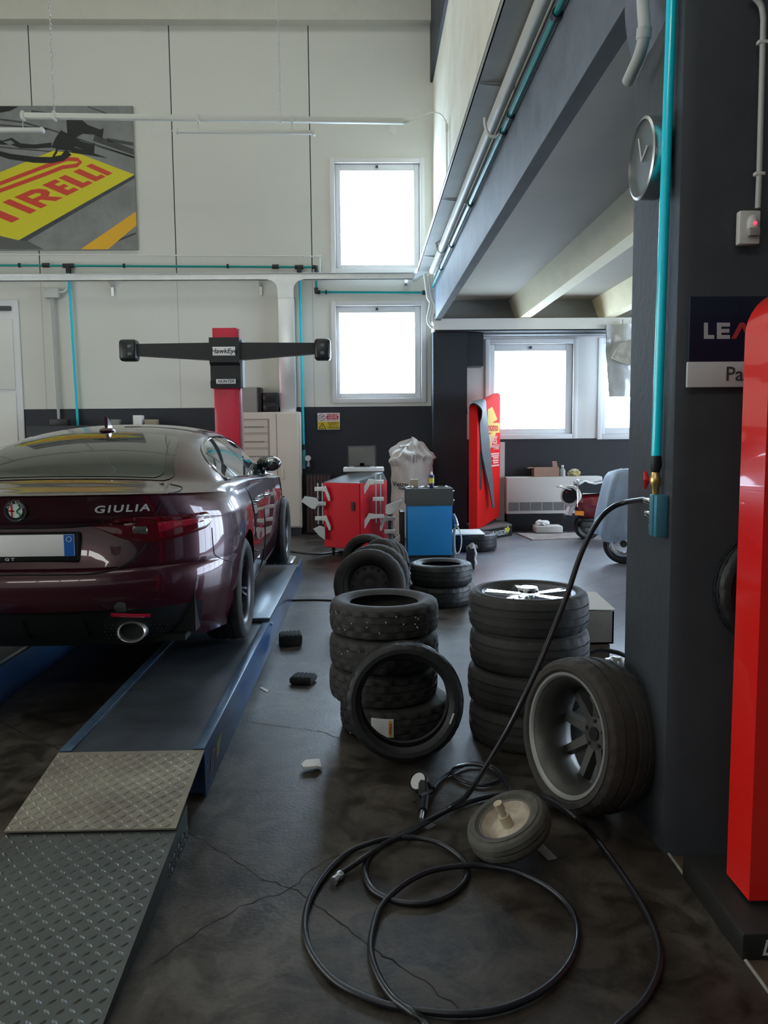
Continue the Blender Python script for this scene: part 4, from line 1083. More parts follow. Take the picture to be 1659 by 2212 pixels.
# galvanised cable trays
xa=at(602,700,Y=12.55).x; xb=at(636,700,Y=12.55).x
zt0,zt1=at(500,605,Y=12.5).z,at(500,591,Y=12.5).z
t=thing('cable_tray','long galvanised cable tray across the pale back wall above the lower window','cable tray',(-2,12.55,zt0))
xr=at(892,598,Y=12.5).x
g=G().box((-8.5,12.5,zt0),(xr,12.512,zt1)).box((-8.5,12.5,zt0-.0),(xr,12.585,zt0+.008)).box((-8.5,12.46,zt1-.006),(xr,12.51,zt1))
g.build('tray',ALU,t)
for x in (235,560,878):
    xx=at(x,615,Y=12.5).x; G().prism([(xx-.02,12.52,zt0-.002),(xx-.02,12.69,zt0-.002),(xx-.02,12.69,zt0-.20),(xx-.02,12.675,zt0-.20),(xx-.02,12.66,zt0-.07)],(.04,0,0)).build('bracket',ALU,t)
g=G(); w=xb-xa
def arc(cx,cz,r,a0,a1,n=8): return [(cx+r*math.cos(R(lerp(a0,a1,i/n))),12.495,cz+r*math.sin(R(lerp(a0,a1,i/n)))) for i in range(n+1)]
r_=.15
pts=[(xa-r_,12.495,zt1),(xb+r_,12.495,zt1)]+[(xb+r_,12.495,zt0)]+arc(xb+r_,zt0-r_,r_,90,180)[1:]+[(xb,12.495,zt0-r_-.12),(xa,12.495,zt0-r_-.12)]+arc(xa-r_,zt0-r_,r_,0,90)
g.prism(pts,(0,.014,0)); g.build('tee_cover',ALU,t)
t=thing('vertical_trunking','bright galvanised trunking dropping from the tray to the cream cabinet','trunking',((xa+xb)/2,12.55,b[2]))
zb_=at(630,642,Y=12.5).z; zcab=b[2]+.004
G().box((xa,12.5,zcab),(xb,12.66,zb_),0,.004).build('trunk_cover',M('trunk_bright',(.80,.82,.82),.30,.6),t)
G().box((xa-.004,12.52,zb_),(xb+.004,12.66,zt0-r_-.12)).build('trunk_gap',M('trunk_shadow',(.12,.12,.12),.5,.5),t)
t=thing('cable_tray','galvanised cable tray along the side wall running towards the camera','cable tray',(.9,8,4))
ztr=4.0; x0t=.815
G().box((x0t,3.2,ztr),(XB-.005,12.4,ztr+.006)).box((x0t,3.2,ztr),(x0t+.008,12.4,ztr+.055)).box((x0t-.004,3.2,ztr+.05),(x0t+.03,12.4,ztr+.056)).build('tray',M('tray_galv',(.42,.42,.39),.45,.5,var=.2,vs=3),t)
G().prism([(x0t,12.4,ztr),(XB-.05,12.4,ztr),(xr+.05,12.655,zt0),(xr,12.655,zt0),(xr,12.5,zt0)],(0,0,.06)).build('corner_piece',ALU,t)
for px,py in ((1049,180),(962,430),(918,552)):
    yy=at(px,py,Z=ztr).y; g=G()
    g.prism([(x0t,yy,ztr-.004),(XB+.01,yy,ztr-.004),(XB+.01,yy,ztr-.03)],(0,.01,0)); g.box((XB-.01,yy,ztr-.03),(XB+.018,yy+.03,ztr+.16)); g.build('bracket',M('bracket_grey',(.30,.30,.28),.5,.4),t)
# big pale pipe and teal pipe along the side wall
g=G(); g.cyl((XB-.055,3.2,3.925),(XB-.055,12.0,3.925),.044,16)
solo(g,'waste_pipe',M('cream_pipe',(.66,.65,.58),.45),'thick cream pipe under the side wall cable tray','pipe')
t=thing('teal_air_pipe','teal compressed air pipe with black clips along the top of the bluegrey beam','air pipe',(XB-.03,8,3.8))
zp_=at(1099,257,X=XB-.03).z
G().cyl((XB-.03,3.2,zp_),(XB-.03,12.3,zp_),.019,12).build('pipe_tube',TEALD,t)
for y in (4.4,5.75,6.05,7.9,9.6,10.9): G().cyl((XB-.03,y,zp_),(XB-.03,y+.05,zp_),.028,12).build('pipe_clip',BLACKP,t)
# teal pipework on the back wall
yw=12.64
def pxl(*ps): return [at(x,y,Y=yw) for x,y in ps]
def pipe(name,label,cat,runs,r,mat,fits=(),fm=None,fr=1.9,extra=None):
    p0=at(*runs[0][0],Y=yw); t=thing(name,label,cat,p0)
    g=G()
    for rn in runs: g.tube(pxl(*rn),r,8)
    g.build('pipe_tube',mat,t)
    for f in fits: G().tube(pxl(*f),r*fr,10).build('pipe_fitting',fm or BLACKP,t)
    return t
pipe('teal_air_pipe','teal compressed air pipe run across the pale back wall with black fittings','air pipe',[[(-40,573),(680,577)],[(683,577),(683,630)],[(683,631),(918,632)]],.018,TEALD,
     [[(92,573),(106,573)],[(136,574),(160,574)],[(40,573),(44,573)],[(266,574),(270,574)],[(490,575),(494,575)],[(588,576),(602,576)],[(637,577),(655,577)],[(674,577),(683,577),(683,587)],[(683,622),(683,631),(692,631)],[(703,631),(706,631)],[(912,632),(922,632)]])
pipe('teal_air_drop','teal air pipe dropping down the wall behind the parked car','air pipe',[[(148,588),(169,930)]],.020,TEAL,[[(147,574),(148,590)]])
pipe('teal_air_drop','teal air pipe dropping beside the bright trunking to the regulator','air pipe',[[(647,590),(656,962)]],.020,TEAL,[[(646,577),(647,592)]])
pipe('grey_conduit','thin grey conduit along the back wall just above the teal pipe','conduit',[[(-40,549),(690,554)],[(691,555),(691,592)]],.010,PVC,[[(235,551),(238,551)],[(500,553),(503,553)],[(653,553),(656,553)],[(685,554),(694,554)]],PVC)
a,b=pbox(94,621,125,643,12.58,.1)
t=thing('junction_box','grey junction box on the back wall with a conduit running down','junction box',a)
G().box((a[0],12.58,a[2]),(b[0],12.698,b[2]),0,.012).build('box_cover',M('box_grey',(.52,.54,.50),.5),t)
G().tube(pxl((112,643),(127,905)),.022,10).build('down_conduit',M('conduit_grey',(.42,.43,.41),.5),t)
G().tube(smooth(pxl((125,631),(138,630),(145,622),(145,606)),5),.018,8).build('bent_conduit',PVC,t)
c=at(849,281,Y=12.69); g=G().cyl((c.x,12.68,c.z),(c.x,12.70,c.z),.06,24); solo(g,'round_cover',WHITE,'round painted blanking cover on the back wall above the upper window','wall cover')
# flexible conduits in the corner
def flex(ps,r,label,Y,mat=PVC):
    g=G(); g.tube(smooth([at(x,y,Y=Y) for x,y in ps],6),r,8); return solo(g,'flexible_conduit',mat,label,'conduit')
flex([(918,592),(924,640),(930,655),(924,690),(932,706),(944,708)],.024,'white bent conduit hanging in the corner beside the lower window',12.25)
flex([(926,596),(932,640),(940,662),(935,690),(941,700)],.018,'thinner white conduit bend in the corner under the tray',12.22)
y1=at(1047,256,X=.92).y
g=G(); g.tube(smooth([at(1047,254,Y=y1),at(1049,275,Y=y1),at(1057,292,Y=y1),at(1072,296,Y=y1),at(1078,290,Y=y1)],6),.012,8); solo(g,'flexible_conduit',PVC,'small white conduit loop under the side wall tray near the teal joint','conduit')
y1=at(944,520,X=.95).y
g=G(); g.tube(smooth([at(942,524,Y=y1),at(946,540,Y=y1),at(956,545,Y=y1),at(962,536,Y=y1),at(964,505,Y=y1)],6),.016,8); solo(g,'flexible_conduit',PVC,'far white conduit loop under the side wall tray near the window','conduit')
yc=at(965,290,X=XB-.01).y
t=thing('wall_conduit','slim white conduit down the cream side wall fed by a loose cable','conduit',(XB,yc,4.4))
G().cyl(at(965,283,Y=yc)+V((-.0,0,0)),at(966,440,Y=yc),.011,8).box(at(962,268,Y=yc)+V((0,-.02,-.09)),at(968,268,Y=yc)+V((0,.02,0))).build('conduit_tube',PVC,t)
# hanging light trunking
YL=9.6
t=thing('light_trunking','white ceiling light trunking hung on chains before the back wall','light trunking',at(460,258,Y=YL))
p0,p1=at(45,250,Y=YL),at(872,262,Y=YL)
TRK=M('trunking_white',(.62,.63,.58),.5)
dx=(p1-p0)
g=G(); mt=plane_mat(p0,dx,(0,0,1)); L_=dx.length
g.box((0,-.028,-.03),(L_,.028,.03),0,.004,mat=mt); g.tube([mt@V((L_,0,0)),mt@V((L_+.06,0,-.0))],[.03,.012],10); g.build('trunk_body',TRK,t)
for x,y in ((50,251),(118,251),(428,256),(606,258),(632,259)):
    c=at(x,y,Y=YL); G().box((c.x-.012,YL-.036,c.z-.045),(c.x+.012,YL+.036,c.z+.05)).build('hanger_clip',TRK,t)
for (xa_,xb_,y) in ((109,118,249),(598,605,250)):
    c=at(xb_,y,Y=YL); zc_2=c.z+.03; g=G(); k=0; z=zc_2
    while z<8.95:
        if k%2: g.tube([V((c.x+.012*math.cos(q),YL,z+.022+.030*math.sin(q))) for q in [i*PI/4 for i in range(8)]],.0035,4,closed=True)
        else: g.tube([V((c.x,YL+.012*math.cos(q),z+.022+.030*math.sin(q))) for q in [i*PI/4 for i in range(8)]],.0035,4,closed=True)
        z+=.048; k+=1
    ch=g.build('hanging_chain',ALU,t); ch['kind']='stuff'
g=G(); g.tube(smooth([at(882,262,Y=YL),at(905,254,Y=YL+.1),at(930,243,Y=(YL+yc)/2),at(950,246,Y=yc-.1),at(963,262,Y=yc),at(965,280,Y=yc)],6),.008,6); g.build('feed_cable',PVC,t)
def batten(x0,x1,y,label,hooks,tail):
    p0,p1=at(x0,y,Y=YL),at(x1,y+ (3 if x1>400 else 0),Y=YL); mt=plane_mat(p0,p1-p0,(0,0,1)); L_=(p1-p0).length
    t=thing('tube_light',label,'light fixture',p0)
    G().box((0,-.02,-.008),(L_,.02,.028),0,.004,mat=mt).build('batten',TRK,t)
    G().tube([mt@V((.02,0,-.02)),mt@V((L_-.02,0,-.02))],.018,12).build('light_tube',M('tube_diffuser',(.74,.75,.72),.3),t)
    for xx in ((0,.0),(L_,.0)): G().box((xx[0]-.02,-.025,-.04),(xx[0]+.012,.025,.03),0,.004,mat=mt).build('end_cap',TRK,t)
    for x,ya,yb in hooks: G().tube([at(x,ya,Y=YL),at(x-1,(ya+yb)/2,Y=YL),at(x,yb,Y=YL)],.005,6).build('hanging_hook',STEEL,t)
    if tail: G().tube(smooth([at(a,b,Y=YL) for a,b in ((378,282),(366,284),(352,293),(338,299),(326,290),(330,270),(348,260),(362,258))],6),.004,6).build('supply_cable',PVC,t)
batten(384,678,284,'white tube light hung on hooks under the ceiling trunking',[(429,262,279),(632,265,280)],True)
batten(-60,92,281,'white tube light over the poster, partly out of frame',[(50,258,276)],False)
# ---- poster
PW=lambda x,y,o=0.: at(x*.33755,200+y*.33755,Y=12.66-o)
g=G()
a=PW(-320,85); b=PW(880,1005); zt_,zb_=PW(860,85).z,PW(860,1005).z
g.box((a.x,12.66,zb_),(b.x+.0,12.695,zt_),0)
def pp(pts,o,mi):
    q=[PW(x,y,o) for x,y in pts]
    for v in q: v.x=min(v.x,b.x-.002); v.z=max(min(v.z,zt_-.002),zb_+.002)
    g.poly(q,mi)
def stroke(pts,w,o,mi):
    P=[V((x,y,0)) for x,y in pts]; n=len(P); Lp=[];Rp=[]
    for i in range(n):
        t_=(P[min(i+1,n-1)]-P[max(i-1,0)]).normalized(); nn=V((-t_.y,t_.x,0)); ww=w[i] if isinstance(w,list) else w
        Lp.append(P[i]+nn*ww/2); Rp.append(P[i]-nn*ww/2)
    for i in range(n-1): pp([(Lp[i].x,Lp[i].y),(Lp[i+1].x,Lp[i+1].y),(Rp[i+1].x,Rp[i+1].y),(Rp[i].x,Rp[i].y)],o,mi)
pp([(-300,850),(170,945),(280,1003),(-300,1003)],.0012,6)
pp([(-320,640),(340,372),(500,388),(868,525),(120,945),(-320,842)],.002,1)
pp([(515,1003),(886,762),(888,850),(690,1003)],.002,3)
for q in ([(120,944),(868,527),(872,548),(170,950)],):
    pp(q,.0014,5)
for pts,w_ in (([(-100,200),(300,230),(870,415)],10),([(-100,340),(300,375),(600,380)],8),([(560,90),(700,140)],7),([(600,290),(868,380)],40),([(-100,160),(150,190),(300,235)],12),([(620,340),(860,415)],10),([(200,120),(430,150)],16),([(680,300),(868,330)],22),([(720,960),(870,900)],12),([(-60,700),(-60,705)],3)):
    stroke(pts,w_,.0016,5)
# stretched P and bars
stroke([(-300,700),(-60,605),(290,472),(430,425),(495,428),(515,445),(490,466),(400,478),(300,518),(-60,650),(-300,742)],25,.0035,2)
# letters
TL,TRr,BL,BR=V((14,702,0)),V((580,457,0)),V((190,776,0)),V((716,518,0))
def lt(s_,t_):
    p=TL.lerp(TRr,s_).lerp(BL.lerp(BR,s_),1-t_); return (p.x,p.y)
def letter(poly): 
    pts=[]
    for (x0,y0),(x1,y1) in zip(poly,poly[1:]+poly[:1]):
        for k in range(3): pts.append(lt(lerp(x0,x1,k/3),lerp(y0,y1,k/3)))
    pp(pts,.003,2)
letter([(-.22,0),(-.12,0),(-.12,1.02),(-.22,1.02)])
letter([(.0,0),(.085,0),(.085,1),(.0,1)])
letter([(.135,0),(.215,0),(.215,1),(.135,1)]); letter([(.215,.76),(.31,.76),(.335,.66),(.31,.56),(.215,.56),(.215,.36),(.34,.36),(.40,.50),(.415,.68),(.39,.88),(.33,1),(.215,1)]); letter([(.25,.38),(.335,.38),(.41,0),(.315,0)])
letter([(.45,0),(.60,0),(.60,.22),(.53,.22),(.53,.40),(.59,.40),(.59,.60),(.53,.60),(.53,.78),(.60,.78),(.60,1),(.45,1)])
letter([(.635,0),(.77,0),(.77,.22),(.715,.22),(.715,1),(.635,1)])
letter([(.80,0),(.925,0),(.925,.22),(.875,.22),(.875,1),(.80,1)])
letter([(.945,0),(1.01,0),(1.01,1),(.945,1)])
# black wheel guns and hoses lying over the sign
pp([(425,176),(520,170),(560,206),(640,236),(664,228),(655,290),(600,268),(530,262),(480,290),(430,265)],.005,4)
pp([(430,262),(480,290),(520,312),(590,332),(606,320),(602,388),(570,378),(480,345),(470,372),(380,365),(330,350),(355,290),(390,240)],.005,4)
pp([(470,350),(560,372),(690,420),(560,398),(455,385)],.005,4)
stroke([(-300,330),(-60,312),(20,320),(70,310),(130,340),(220,345),(330,335)],[22,22,26,44,30,26,30],.0045,4)
stroke([(-300,350),(-60,372),(60,408),(220,430),(330,432),(400,418),(440,380)],[24,26,34,38,40,40,50],.005,4)
stroke([(340,410),(360,380),(372,340)],14,.0052,4)
pp([(-300,85),(120,88),(60,118),(-20,132),(-300,128)],.004,4)
pp([(20,315),(70,305),(95,325),(60,335)],.0052,0)
g.build('wall_poster',[M('poster_asphalt',(.26,.27,.26),.5,var=.35,vs=2.5),M('poster_yellow',(.66,.60,.02),.45),M('poster_red',(.62,.06,.03),.45),M('poster_orange',(.78,.42,.02),.45),M('poster_black',(.012,.014,.013),.45),M('poster_streak',(.07,.075,.075),.5,var=.4,vs=8),M('poster_dark_grey',(.10,.105,.10),.5)])
o=bpy.data.objects['wall_poster']; tag(o,'large wall poster of a yellow tyre maker sign with red letters and black hoses','poster')
# ---- safety sign
a,b=pbox(686,892,734,928,12.675,.02); W_=b[0]-a[0]; Hh=b[2]-a[2]; 
g=G().box(a,b,0,.004)
def sb(x0,z0,x1,z1,mi,o): g.box((a[0]+W_*x0,12.675-o,a[2]+Hh*z0),(a[0]+W_*x1,12.676,a[2]+Hh*z1),mi)
sb(.02,.02,.98,.48,1,.001); sb(.40,.54,.95,.95,2,.001)
P=lambda x,z: Matrix.Translation((a[0]+W_*x,12.673,a[2]+Hh*z))@FACE
for s_,z in (('QUI NON USARE',.87),('ACQUA PER',.74),('SPEGNERE INCENDI',.60)): g.text(s_,.032,P(.675,z),0,.0005,.0006,wscale=.80)
for s_,z in (('QUADRO',.40),('SOTTO',.27),('TENSIONE',.11)): g.text(s_,.042,P(.70,z),3,.0005,.0005,wscale=.95)
mt=P(.20,.74); g.lathe([(.046,0),(.054,0),(.054,.001),(.046,.001)],mt,28,4); g.box((-.05,-.004,0),(.05,.004,.001),4,mat=mt@rz(-45)); g.cbox((0,0,0),(.02,.02,.001),3); g.v[-8:]=[mt@(q+V((.016,.016,0))) for q in g.v[-8:]]; g.cbox((0,0,0),(.012,.018,.001),3); g.v[-8:]=[mt@(q+V((-.016,-.012,0))) for q in g.v[-8:]]
mt=P(.21,.22)
for q0,q1 in (((-.055,-.045),(.055,-.045)),((.055,-.045),(0,.05)),((0,.05),(-.055,-.045))): 
    g.tube([mt@V((*q0,.0005)),mt@V((*q1,.0005))],.004,4,3)
g.tube([mt@V((.006,.022,.0005)),mt@V((-.008,-.004,.0005)),mt@V((.006,-.004,.0005)),mt@V((-.004,-.032,.0005))],.003,4,3)
g.build('warning_sign',[PAPER,M('sign_yellow',(.62,.47,.03),.5),M('sign_red',(.50,.03,.06),.5),M('sign_black',(.05,.035,.01),.5),M('sign_ring',(.22,.03,.04),.5)])
tag(bpy.data.objects['warning_sign'],'small red and yellow electrical warning sign on the dark dado','sign')
# ---- alignment camera tower
YT=11.0
a,b=pbox(462,708,514,975,YT,.22); 
t=thing('alignment_tower','red column with a wide black camera beam standing beyond the parked car','wheel alignment tower',((a[0]+b[0])/2,YT+.1,0))
G().box((a[0],YT,.0),(b[0],YT+.2,b[2]),0,.006).build('column',REDC,t)
G().box((b[0],YT+.03,.02),(b[0]+.035,YT+.2,b[2]-.01),0,.004).build('column_rail',M('rail_grey_red',(.35,.16,.19),.3,.5),t)
hx0,hx1,hz0,hz1=prect(453,729,518,838,YT-.1)
zk=at(485,786,Y=YT-.1).z; g=G()
ya=YT-.12
prof=[(ya,hz1),(ya,zk+.02),(ya+.05,zk-.02),(ya+.05,hz0+.10),(ya+.02,hz0+.08),(ya+.03,hz0),(YT+.1,hz0),(YT+.1,hz1)]
g.prism([(hx0,y,z) for y,z in prof],(hx1-hx0,0,0))
hd=g.build('camera_head',BLACKP,t)
G().box((hx1,YT-.06,hz0+.01),(hx1+.03,YT+.14,hz1-.03)).build('side_cover',M('cover_grey',(.22,.23,.25),.4),hd)
def plaque(x0,y0,x1,y1,Y,txt,sz,nm,sh=0):
    q0,q1,w0,w1=prect(x0,y0,x1,y1,Y); g=G().box((q0,Y-.004,w0),(q1,Y+.004,w1),0,.003)
    c=Matrix.Translation(((q0+q1)/2,Y-.0055,(w0+w1)/2))@FACE
    g.text(txt,sz,c,1,.0004,.001,shear=sh,wscale=1.05)
    return g.build(nm,[M('plaque_silver',(.70,.70,.69),.3),BLK,GREY],hd)
plaque(459,749,508,768,YT-.13,'HawkEye',.088,'maker_plaque',.2)
plaque(467,819,509,829,YT-.11,'HUNTER',.055,'maker_plaque',.25)
zb1,zb2,zt_=at(300,770,Y=YT-.05).z,at(450,778,Y=YT-.05).z,at(400,741,Y=YT-.05).z
xl,xr_=at(292,750,Y=YT-.05).x,at(682,750,Y=YT-.05).x
G().prism([(hx0+.01,YT-.08,zt_),(xl,YT-.08,zt_-.01),(xl,YT-.08,zb1+.01),(hx0+.01,YT-.08,zb2)],(0,.14,0)).build('camera_beam',BLACKP,t)
G().prism([(hx1-.01,YT-.08,zt_),(xr_,YT-.08,zt_-.01),(xr_,YT-.08,zb1+.02),(hx1-.01,YT-.08,zb2)],(0,.14,0)).build('camera_beam',BLACKP,t)
for x0,x1,y0,y1 in ((257,296,733,780),(679,714,731,778)):
    q0,q1,w0,w1=prect(x0,y0,x1,y1,YT-.1); pd=G().box((q0,YT-.13,w0),(q1,YT+.06,w1),0,.045,seg=4).build('camera_pod',M('pod_black',(.014,.015,.016),.3),t)
    for dz in (.05,-.05):
        cx_=(q0+q1)/2+(.03 if x0<400 else 0); cz_=(w0+w1)/2+dz
        G().box((cx_-.025,YT-.138,cz_-.022),(cx_+.025,YT-.126,cz_+.022),0,.006).build('lens',M('lens_grey2',(.10,.11,.11),.15),pd)
# ================================================================== MIDDLE GROUND AT THE BACK
# brown slatted rack
a,b=pbox(661,1023,716,1158,12.38,.25)
t=thing('slatted_rack','dark brown slatted rack on the floor against the wall behind the red cart','rack',((a[0]+b[0])/2,12.5,0))
BRN=M('brown_slats',(.055,.028,.026),.6,var=.3)
g=G()
for z in (.02,.3,.62,b[2]-.05): g.box((a[0],12.42,z),(b[0],12.60,z+.04))
g.build('rack_rail',BLACKP,t)
n=7
for k in range(n):
    x=lerp(a[0]+.01,b[0]-.06,k/(n-1)); G().box((x,12.40,.05),(x+.045,12.42,b[2]-.03),0,.004).build('slat',BRN,t)
# air regulator
t=thing('air_regulator','small teal air regulator with a round gauge at the foot of the pipe','air regulator',at(662,1010,Y=12.6))
a,b=pbox(653,972,660,1013,12.58,.1); G().box(a,(b[0],12.695,b[2]),0,.008).build('manifold_block',M('teal_block',(.05,.25,.32),.4),t)
G().tube(pxl((656,960),(657,974)),.026,10).build('pipe_fitting',BLACKP,t)
c=at(665,990,Y=12.55); G().cyl((c.x,12.55,c.z),(c.x,12.60,c.z),.045,20).build('gauge',M('gauge_white',(.7,.7,.68),.3),t)
c2=at(666,1001,Y=12.57); G().tube([c2+V((0,0,.03)),c2-V((0,0,.05))],[.02,.026],12).build('filter_bowl',M('bowl_clear',(.35,.37,.36),.2),t)
G().tube(smooth([at(x,y,Y=12.55) for x,y in ((674,989),(676,1003),(671,1016),(660,1024),(652,1026))],5),.012,6).build('outlet_hose',HOSE,t)
# red alignment cart
C0,C1,C2=at(780,1187,Z=.11),at(701,1181.5,Z=.11),at(837,1174,Z=.11)
C3=C1+(C2-C0); zt_=at(780,1044,Y=C0.y).z
t=thing('tool_cart','red steel alignment cart with grey top and locking door on castors','cart',((C0.x+C3.x)/2,(C0.y+C3.y)/2,0))
def at_z(p,z): return V((p.x,p.y,z))
ex=(C1-C0).normalized(); ey=(C2-C0).normalized()
g=G(); g.prism([at_z(p,.11) for p in (C0,C2,C3,C1)],(0,0,zt_-.11)); g.build('cabinet_body',M('cart_red',(.58,.010,.022),.45,spec=.3),t)
def onf(u,z,o=.01):   # point on the door face: u from C0 to C1
    n=V((-ex.y,ex.x,0)); n=n if n.y<0 else -n
    p=C0.lerp(C1,u)+n*o; p.z=z; return p
g=G(); g.prism([onf(.03,.125,.001),onf(.98,.125,.001),onf(.98,zt_-.012,.001),onf(.03,zt_-.012,.001)],onf(.5,0,.014)-onf(.5,0,0))
dr=g.build('door',M('door_red',(.70,.012,.026),.45,spec=.3),t)
zh0,zh1=at(766,1103,Y=10).z,at(766,1084,Y=10).z
G().prism([onf(.22,zh0,.014),onf(.14,zh0,.014),onf(.14,zh1,.014),onf(.22,zh1,.014)],onf(.5,0,.02)-onf(.5,0,0)).build('door_handle',BLACKP,dr)
zg=at(800,1022,Y=10.3).z
g=G(); k=.06
g.add([at_z(C0.lerp(C1,.0),zt_),at_z(C1,zt_),at_z(C3,zt_),at_z(C2,zt_),at_z(C0.lerp(C3,.15),zt_+.02),at_z(C1.lerp(C2,.15),zt_+.02),at_z(C3.lerp(C0,.06),zg),at_z(C2.lerp(C1,.06),zg)],[(0,1,5,4),(1,2,6,5),(2,3,7,6),(3,0,4,7),(4,5,6,7)])
g.build('top_shelf',GREYD,t)
for p,q in ((C0,C3),(C1,C2),(C2,C1),(C3,C0)):
    c=p.lerp(q,.14); g=G(); g.cyl((c.x-.015,c.y,.05),(c.x+.015,c.y,.05),.05,16); g.box((c.x-.022,c.y-.02,.05),(c.x+.022,c.y+.02,.11)); g.build('castor',BLACKP,t)
ctr=(C0+C3)/2
ztop=zg+.004
g=G(); p=C2.lerp(C1,.3).lerp(C3,.3)
xa_,xb_,za_,zb_=prect(742,1009,829,1023,10.75)
g.box((xa_,10.62,ztop),(xb_,10.86,zb_),0,.01); 
solo(g,'printer',M('printer_white',(.66,.66,.65),.5),'flat white printer under the screen on the red cart top','printer')
xa_,xb_,za_,zb_=prect(752,965,812,1008,10.75)
t=thing('screen','grey flat screen seen on top of the red cart','screen',((xa_+xb_)/2,10.75,zb_))
zs_=at(742,1009,Y=10.75).z+.003
G().box((xa_,10.72,za_),(xb_,10.745,zb_),0,.004).build('screen_panel',M('screen_grey',(.13,.125,.115),.4),t)
g=G(); 
for q0,q1 in (((xa_-.006,za_-.01),(xa_+.006,zb_+.006)),((xb_-.006,za_-.01),(xb_+.006,zb_+.006)),((xa_,zb_),(xb_,zb_+.008))): g.box((q0[0],10.715,q0[1]),(q1[0],10.75,q1[1]))
g.build('screen_frame',M('frame_dark',(.05,.05,.05),.4),t)
G().box(((xa_+xb_)/2-.03,10.72,zs_),((xa_+xb_)/2+.03,10.76,za_+.05)).box((xa_+.08,10.68,zs_),(xb_-.08,10.80,zs_+.012)).build('screen_stand',BLACKP,t)
# sensor clamps hung on the cart
def clamp(cx,cy,Y,h,label,head,hs,flip):
    """two rods with angled white claws; cx,cy picture position of the middle"""
    c=at(cx,cy,Y=Y); t=thing('wheel_clamp',label,'wheel clamp',(c.x,c.y,c.z-h/2),'white wheel clamps hung on the red cart')
    for dx in (-.03,.03): G().cyl((c.x+dx,Y,c.z-h/2),(c.x+dx,Y,c.z+h/2),.010,8).build('rod',STEEL,t)
    for dz in (-.36,.0,.36): G().box((c.x-.07,Y-.02,c.z+dz*h-.025),(c.x+.07,Y+.02,c.z+dz*h+.025),0,.006).build('cross_bar',PVC,t)
    for dz in (-.36,.36):
        s=flip; z=c.z+dz*h
        G().prism([(c.x+.05*s,Y-.03,z+.03),(c.x+.12*s,Y-.03,z+.04),(c.x+.21*s,Y-.03,z-.10),(c.x+.21*s,Y-.03,z-.15),(c.x+.17*s,Y-.03,z-.15),(c.x+.10*s,Y-.03,z-.03),(c.x+.05*s,Y-.03,z-.03)],(0,.03,0)).build('claw',PVC,t)
    if head:
        pts=[at(x,y,Y=Y-.06) for x,y in head]; hd=G().prism(pts,(0,.05,0)).build('sensor_head',M('sensor_white',(.62,.62,.60),.4),t)
        G().prism([p+V((0,.051,0)) for p in [pts[0].lerp((sum(pts,V((0,0,0)))/len(pts)),-.08*0)]+[q+(q-(sum(pts,V((0,0,0)))/len(pts)))*.10 for q in pts[1:]]],(0,.02,0)).build('sensor_rim',BLACKP,hd)
    return t
clamp(692,1088,C1.y-.08,.52,'white clamp with sensor head on the car side of the red cart',[(650,1083),(658,1073),(684,1077),(689,1087),(680,1100),(672,1098)],1,.6)
clamp(817,1078,C0.y+.10,.60,'white wheel clamp high on the side of the red cart facing the bag',[(833,1110),(833,1092),(869,1079),(860,1097),(842,1112)],1,-1)
clamp(842,1148,C2.y-.35,.46,'lower white wheel clamp between the red cart and the blue cabinet',[(850,1166),(866,1154),(864,1168),(852,1184),(846,1184)],1,-.6)
g=G(); pts=[at(x,y,Y=C1.y-.1) for x,y in ((677,1143),(690,1137),(702,1140),(702,1166),(690,1158))]; g.prism(pts,(0,.06,0)); 
solo(g,'alignment_sensor',M('sensor_white2',(.60,.60,.58),.4),'white sensor head hung low at the wall side of the red cart','alignment sensor')
g=G(); g.tube(smooth([at(x,y,Z=.012) for x,y in ((606,1186),(640,1193),(690,1197),(730,1192),(775,1192))],5),.012,6); solo(g,'power_cord',BLACKP,'black power cord on the floor between lift and red cart','cord')
# white bulk bag
YB2=12.05; c=at(890,1050,Y=YB2); rb=at(934,1000,Y=YB2).x-c.x; 
zt_=at(896,952,Y=YB2).z
g=G(); n=72; prof=[(z_,sitp([(0,.86),(.03,.98),(.2,1.),(.72,1.),(.80,1.),(.84,1.07),(.87,.98),(.90,.80),(.93,.68),(.965,.55),(.985,.32),(1.,.05)],z_)) for z_ in [0,.03,.1,.2,.3,.4,.5,.6,.68,.74,.78,.80,.82,.835,.85,.865,.88,.895,.91,.925,.94,.955,.97,.98,.99,1.]]
def bagf(i,j):
    zf,r=prof[j]; a=2*PI*i/n
    p=V((math.cos(a)*r*rb,math.sin(a)*r*rb*.9,zf*zt_))
    k=.055 if zf>.76 else .016
    w=noise.noise(V((math.cos(a)*3,math.sin(a)*3,zf*7)))*k*1.6+noise.noise(V((math.cos(a)*7,math.sin(a)*7,zf*17+3)))*k
    d=V((math.cos(a),math.sin(a),0))
    p=p+d*w+V((0,0,noise.noise(V((a*2,zf*9,1)))*(.10 if zf>.82 else 0)))
    return V((c.x,YB2,0))+p
sub=[]
vs=[bagf(i,j) for i in range(n) for j in range(len(prof))]; m_=len(prof)
g.add(vs,[(i*m_+j,((i+1)%n)*m_+j,((i+1)%n)*m_+j+1,i*m_+j+1) for i in range(n) for j in range(m_-1)],0,True)
g.add([V((c.x,YB2,.0))+V((math.cos(2*PI*i/n),math.sin(2*PI*i/n),0))*rb*.8 for i in range(n)],[tuple(range(n))])
BAGM=M('woven_bag',(.52,.48,.44),.6,var=.15,vs=7,bump=.5,bs=18)
t=thing('bulk_bag','tall crumpled white waste glass bag standing in the dark corner','bag',(c.x,YB2,0))
bg=g.build('sack',BAGM,t)
g=G(); zl=at(868,1047,Y=YB2-rb).z
